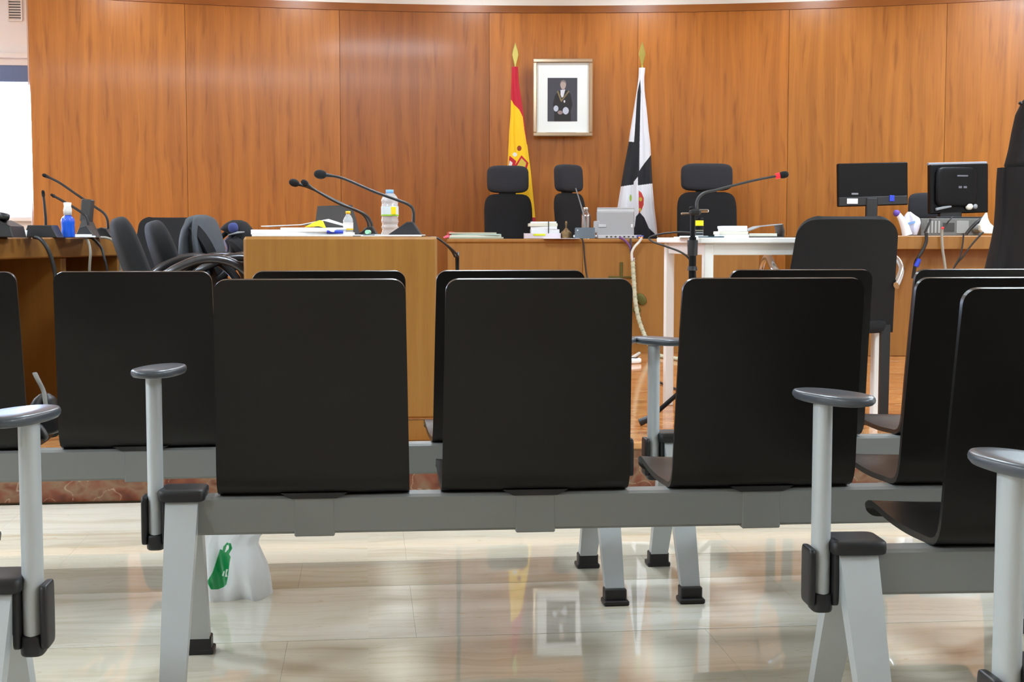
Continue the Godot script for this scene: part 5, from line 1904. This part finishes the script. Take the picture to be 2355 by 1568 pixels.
func build_left_items() -> void:
	var h := LEFT_TOP
	var gp := "gooseneck microphones on the window desk"
	microphone("black gooseneck microphone on the window desk, base beside the blue bottle", h, 5.95, [V(62, 545), V(72, 517), V(126, 517), V(140, 545)], [V(106, 518), V(106, 500), V(104, 470), V(102, 445)], 0.008, gp)
	microphone("black gooseneck microphone at the far end of the window desk", h, 6.62, [V(220, 546), V(228, 526), V(238, 523), V(252, 527), V(264, 546)], [V(249, 526), V(248, 505), V(240, 490), V(222, 477), V(180, 448), V(140, 420), V(110, 405)], 0.010, gp)
	microphone("black gooseneck microphone crossing behind the blue bottle", h, 6.35, [V(178, 546), V(190, 522), V(206, 518), V(226, 546)], [V(204, 522), V(200, 500), V(188, 488), V(160, 470), V(125, 450)], 0.007, gp)
	var t := item("desk_telephone", "dark bulky telephone on the window desk below the window", "telephone", 18, h, 5.72)
	var s := 5.72 / F
	var st := mb()
	prism(st, [V(-0.05, 0.0), V(0.05, 0.0), V(0.04, 0.045), V(-0.01, 0.07), V(-0.05, 0.075)], 0.16, T(), 0.005)
	obj("telephone_body", st, M.black, t)
	st = mb()
	pillow(st, TR(Vector3(-0.02, 0.085, 0.0), Vector3(0, 25, -12)), Vector3(0.05, 0.03, 0.17), 0.5, 0.5, 16, 8)
	obj("handset", st, M.black, t)
	t = item("gel_bottle", "bright blue hand gel bottle with white pump on the window desk", "bottle", 157, h, 6.05)
	st = mb()
	lathe(st, path([V(0.001, 0.0), V(0.027, 0.001), V(0.029, 0.01), V(0.028, 0.05), V(0.029, 0.07), V(0.024, 0.085), V(0.014, 0.094), V(0.012, 0.10), V(0.001, 0.101)], 30), 22)
	obj("bottle_body", st, M.clear_blue, t)
	st = mb()
	lathe(st, path([V(0.001, 0.002), V(0.024, 0.003), V(0.025, 0.06), V(0.02, 0.072), V(0.001, 0.073)], 20), 20)
	lab(obj("gel", st, mat(rgb(60, 130, 246), 0.3), t), "blue gel")
	st = mb()
	lathe(st, [V(0.001, 0.096), V(0.017, 0.096), V(0.018, 0.118), V(0.015, 0.135), V(0.017, 0.15), V(0.001, 0.152)], 16)
	obj("pump_cap", st, M.white_paint, t)
	t = item("slim_display", "dark slim display seen edge-on on the window desk", "monitor", 202, h, 6.42)
	s = 6.42 / F
	st = mb()
	cbox(st, TR(Vector3(0, hy(484, 6.42) - h, 0), Vector3(0, 0, -6)), Vector3(24 * s, 52 * s, 0.05), 0.005)
	obj("display_back", st, M.charcoal, t)
	st = mb()
	frustum(st, Vector3(-1 * s, hy(505, 6.42) - h, 0), 16 * s, 0.06, Vector3(2 * s, 0.0, 0), 34 * s, 0.14)
	obj("display_stand", st, M.charcoal, t)
	t = item("paper_cup", "small white cup on the window desk between telephone and microphone", "cup", 53, h, 5.86)
	st = mb()
	lathe(st, [V(0.001, 0.0), V(0.014, 0.0), V(0.018, 0.03), V(0.016, 0.03), V(0.001, 0.004)], 16)
	obj("cup_body", st, M.paper, t)
	pile("paper_sheet", "white papers lying on the window desk behind the blue bottle", "papers", 170, h, 6.25, [[0.16, 0.008, 0.12, 0.0, 0.0, 0.0, M.paper], [0.14, 0.006, 0.12, 0.0, 0.0, 6.0, M.paper]], "sheet")
	# cables over the visible side of the desk
	var gc := "cables hanging over the window desk"
	cable("cable", "thick black cable hanging over the window desk edge near the microphone", [at(78, 545, 5.92), at(92, 549, 5.88), at(106, 566, 5.86), at(117, 590, 5.86), at(126, 625, 5.86), at(130, 680, 5.86)], 0.0085, M.cable, gc)
	cable("cable", "grey cable hanging over the window desk edge beneath the display", [at(170, 544, 6.3), at(192, 546, 6.24), at(203, 556, 6.22), at(208, 580, 6.2), at(206, 615, 6.2), at(206, 680, 6.2)], 0.006, M.cable_grey, gc)
	cable("cable", "dark cable bowing outward over the window desk edge", [at(196, 545, 6.4), at(214, 549, 6.3), at(232, 568, 6.28), at(239, 590, 6.26), at(246, 620, 6.26), at(248, 680, 6.26)], 0.006, M.cable, gc)
	cable("cable", "cable arching over the far corner of the window desk", [at(232, 546, 6.55), at(250, 548, 6.5), at(266, 560, 6.48), at(275, 580, 6.47), at(277, 600, 6.47), at(276, 680, 6.47)], 0.006, M.cable_grey, gc)

# ---------------------------------------------------------------- on and under the public benches
func build_floor_items() -> void:
	# white carrier bag with a green print, on the floor beyond the first bench
	var a := on(468, 1368, 0.0)
	var b := on(626, 1360, 0.0)
	var c := (a + b) * 0.5
	var d := c.dot(fh)
	var s := d / F
	var px := 547.0
	var t := thing("carrier_bag", "white plastic carrier bag with green print on the floor", "bag", Vector3(c.x, 0.0, c.z), -TH)
	var rows := []
	var edge := [[1190, 505, 590], [1205, 478, 614], [1222, 470, 612], [1234, 466, 600], [1250, 464, 596], [1275, 464, 606], [1300, 463, 616], [1330, 463, 622], [1352, 464, 625], [1364, 466, 627]]
	var dd := [0.015, 0.025, 0.035, 0.045, 0.055, 0.07, 0.085, 0.095, 0.095, 0.09]
	for k in edge.size():
		var r: Array = edge[k]
		rows.append([max(0.0, hy(r[0], d) - hy(1364, d)), (r[1] - px) * s, (r[2] - px) * s, dd[k]])
	var G := rgb(12, 140, 72)
	var areas := [
		[G, [V(513, 1256), V(521, 1256), V(523, 1248), V(533, 1237), V(542, 1238), V(546, 1248), V(540, 1260), V(544, 1266), V(540, 1290), V(535, 1318), V(533, 1328), V(527, 1334), V(516, 1337), V(503, 1334), V(493, 1318), V(503, 1300), V(508, 1275)]],
		[rgb(228, 230, 230), [V(533, 1242), V(538, 1242), V(539, 1248), V(531, 1258), V(528, 1258)]],
		[rgb(222, 226, 220), [V(524, 1302), V(528, 1300), V(525, 1312), V(521, 1311)]],
		[rgb(222, 226, 220), [V(531, 1296), V(538, 1294), V(533, 1304), V(536, 1312), V(528, 1313)]],
	]
	var img := flag_image(edge, rgb(228, 230, 232), areas)
	var st := mb()
	drape(st, resample(rows, 34), 5.0, 0.24, 80)
	var m := mat(Color.WHITE, 0.38)
	m.albedo_texture = img
	m.backlight_enabled = true
	m.backlight = Color(0.25, 0.25, 0.25)
	obj("bag_body", st, m, t)
	for e in [-1.0, 1.0]:
		st = mb()
		sheet(st, [[Vector3(e * 0.02, hy(1205, d) - hy(1364, d), 0.0), Vector3(e * 0.055, hy(1205, d) - hy(1364, d), 0.01)], [Vector3(e * 0.045, hy(1170, d) - hy(1364, d), 0.015), Vector3(e * 0.075, hy(1182, d) - hy(1364, d), 0.02)], [Vector3(e * 0.07, hy(1188, d) - hy(1364, d), 0.03), Vector3(e * 0.09, hy(1200, d) - hy(1364, d), 0.03)]], 0.003)
		obj("bag_handle", st, mat(rgb(228, 230, 232), 0.4), t)
	# dark bag on the end seat of the second row
	d = 4.02
	s = d / F
	px = 96.0
	var by := 0.437
	var base := spot(px, by, d)
	t = thing("handbag", "black bag with grey strap lying on a bench seat", "bag", base, -TH)
	rows = []
	for r in [[905, 84, 104, 0.02], [915, 72, 116, 0.05], [935, 62, 126, 0.075], [960, 58, 130, 0.085], [990, 57, 130, 0.09], [1015, 57, 122, 0.09], [1030, 58, 112, 0.085]]:
		rows.append([max(0.0, hy(r[0], d) - by), (r[1] - px) * s, (r[2] - px) * s, r[3]])
	st = mb()
	drape(st, resample(rows, 20), 3.0, 0.10, 40)
	obj("bag_body", st, M.gloss_black, t)
	st = mb()
	tube(st, path([Vector3(-0.03, hy(858, d) - by, 0.0), Vector3(-0.012, hy(875, d) - by, 0.02), Vector3(0.005, hy(898, d) - by, 0.03), Vector3(0.02, hy(925, d) - by, 0.06), Vector3(0.035, hy(955, d) - by, 0.075)], 18), 0.008, 0.006, 8, 0.5)
	lab(obj("shoulder_strap", st, mat(rgb(128, 124, 118), 0.7), t), "grey shoulder strap")
	st = mb()
	pillow(st, TR(Vector3(0.012, hy(985, d) - by, 0.085), Vector3(0, 0, 30)), Vector3(0.03, 0.055, 0.03), 0.7, 0.7, 14, 8)
	obj("pocket", st, M.charcoal, t)

func _ready() -> void:
	set_camera()
	set_light()
	make_materials()
	for x in [-3.3, 4.3]:
		for q in [[-8.4, 7.2], [-6.2, 7.6], [-3.8, 9.5], [-1.2, 9.5], [1.4, 5.0]]:
			ceiling_lamp(Vector3(x, CEIL, q[0]), 0.6, q[1])
	for z in [-7.4, -4.6]:
		ceiling_lamp(Vector3(0.5, CEIL, z), 0.6, 6.0)
	build_room()
	for a in [-20.0, -12.0, -4.0, 4.0, 12.0, 20.0]:
		downlight(arc(a, CEIL, ARC_R - 0.55), 0.9)
	build_benches()
	build_desks()
	build_chairs()
	build_portrait()
	build_flags()
	build_gown()
	build_front_desk_items()
	build_judge_items()
	build_table_items()
	build_clerk_items()
	build_left_items()
	build_floor_items()
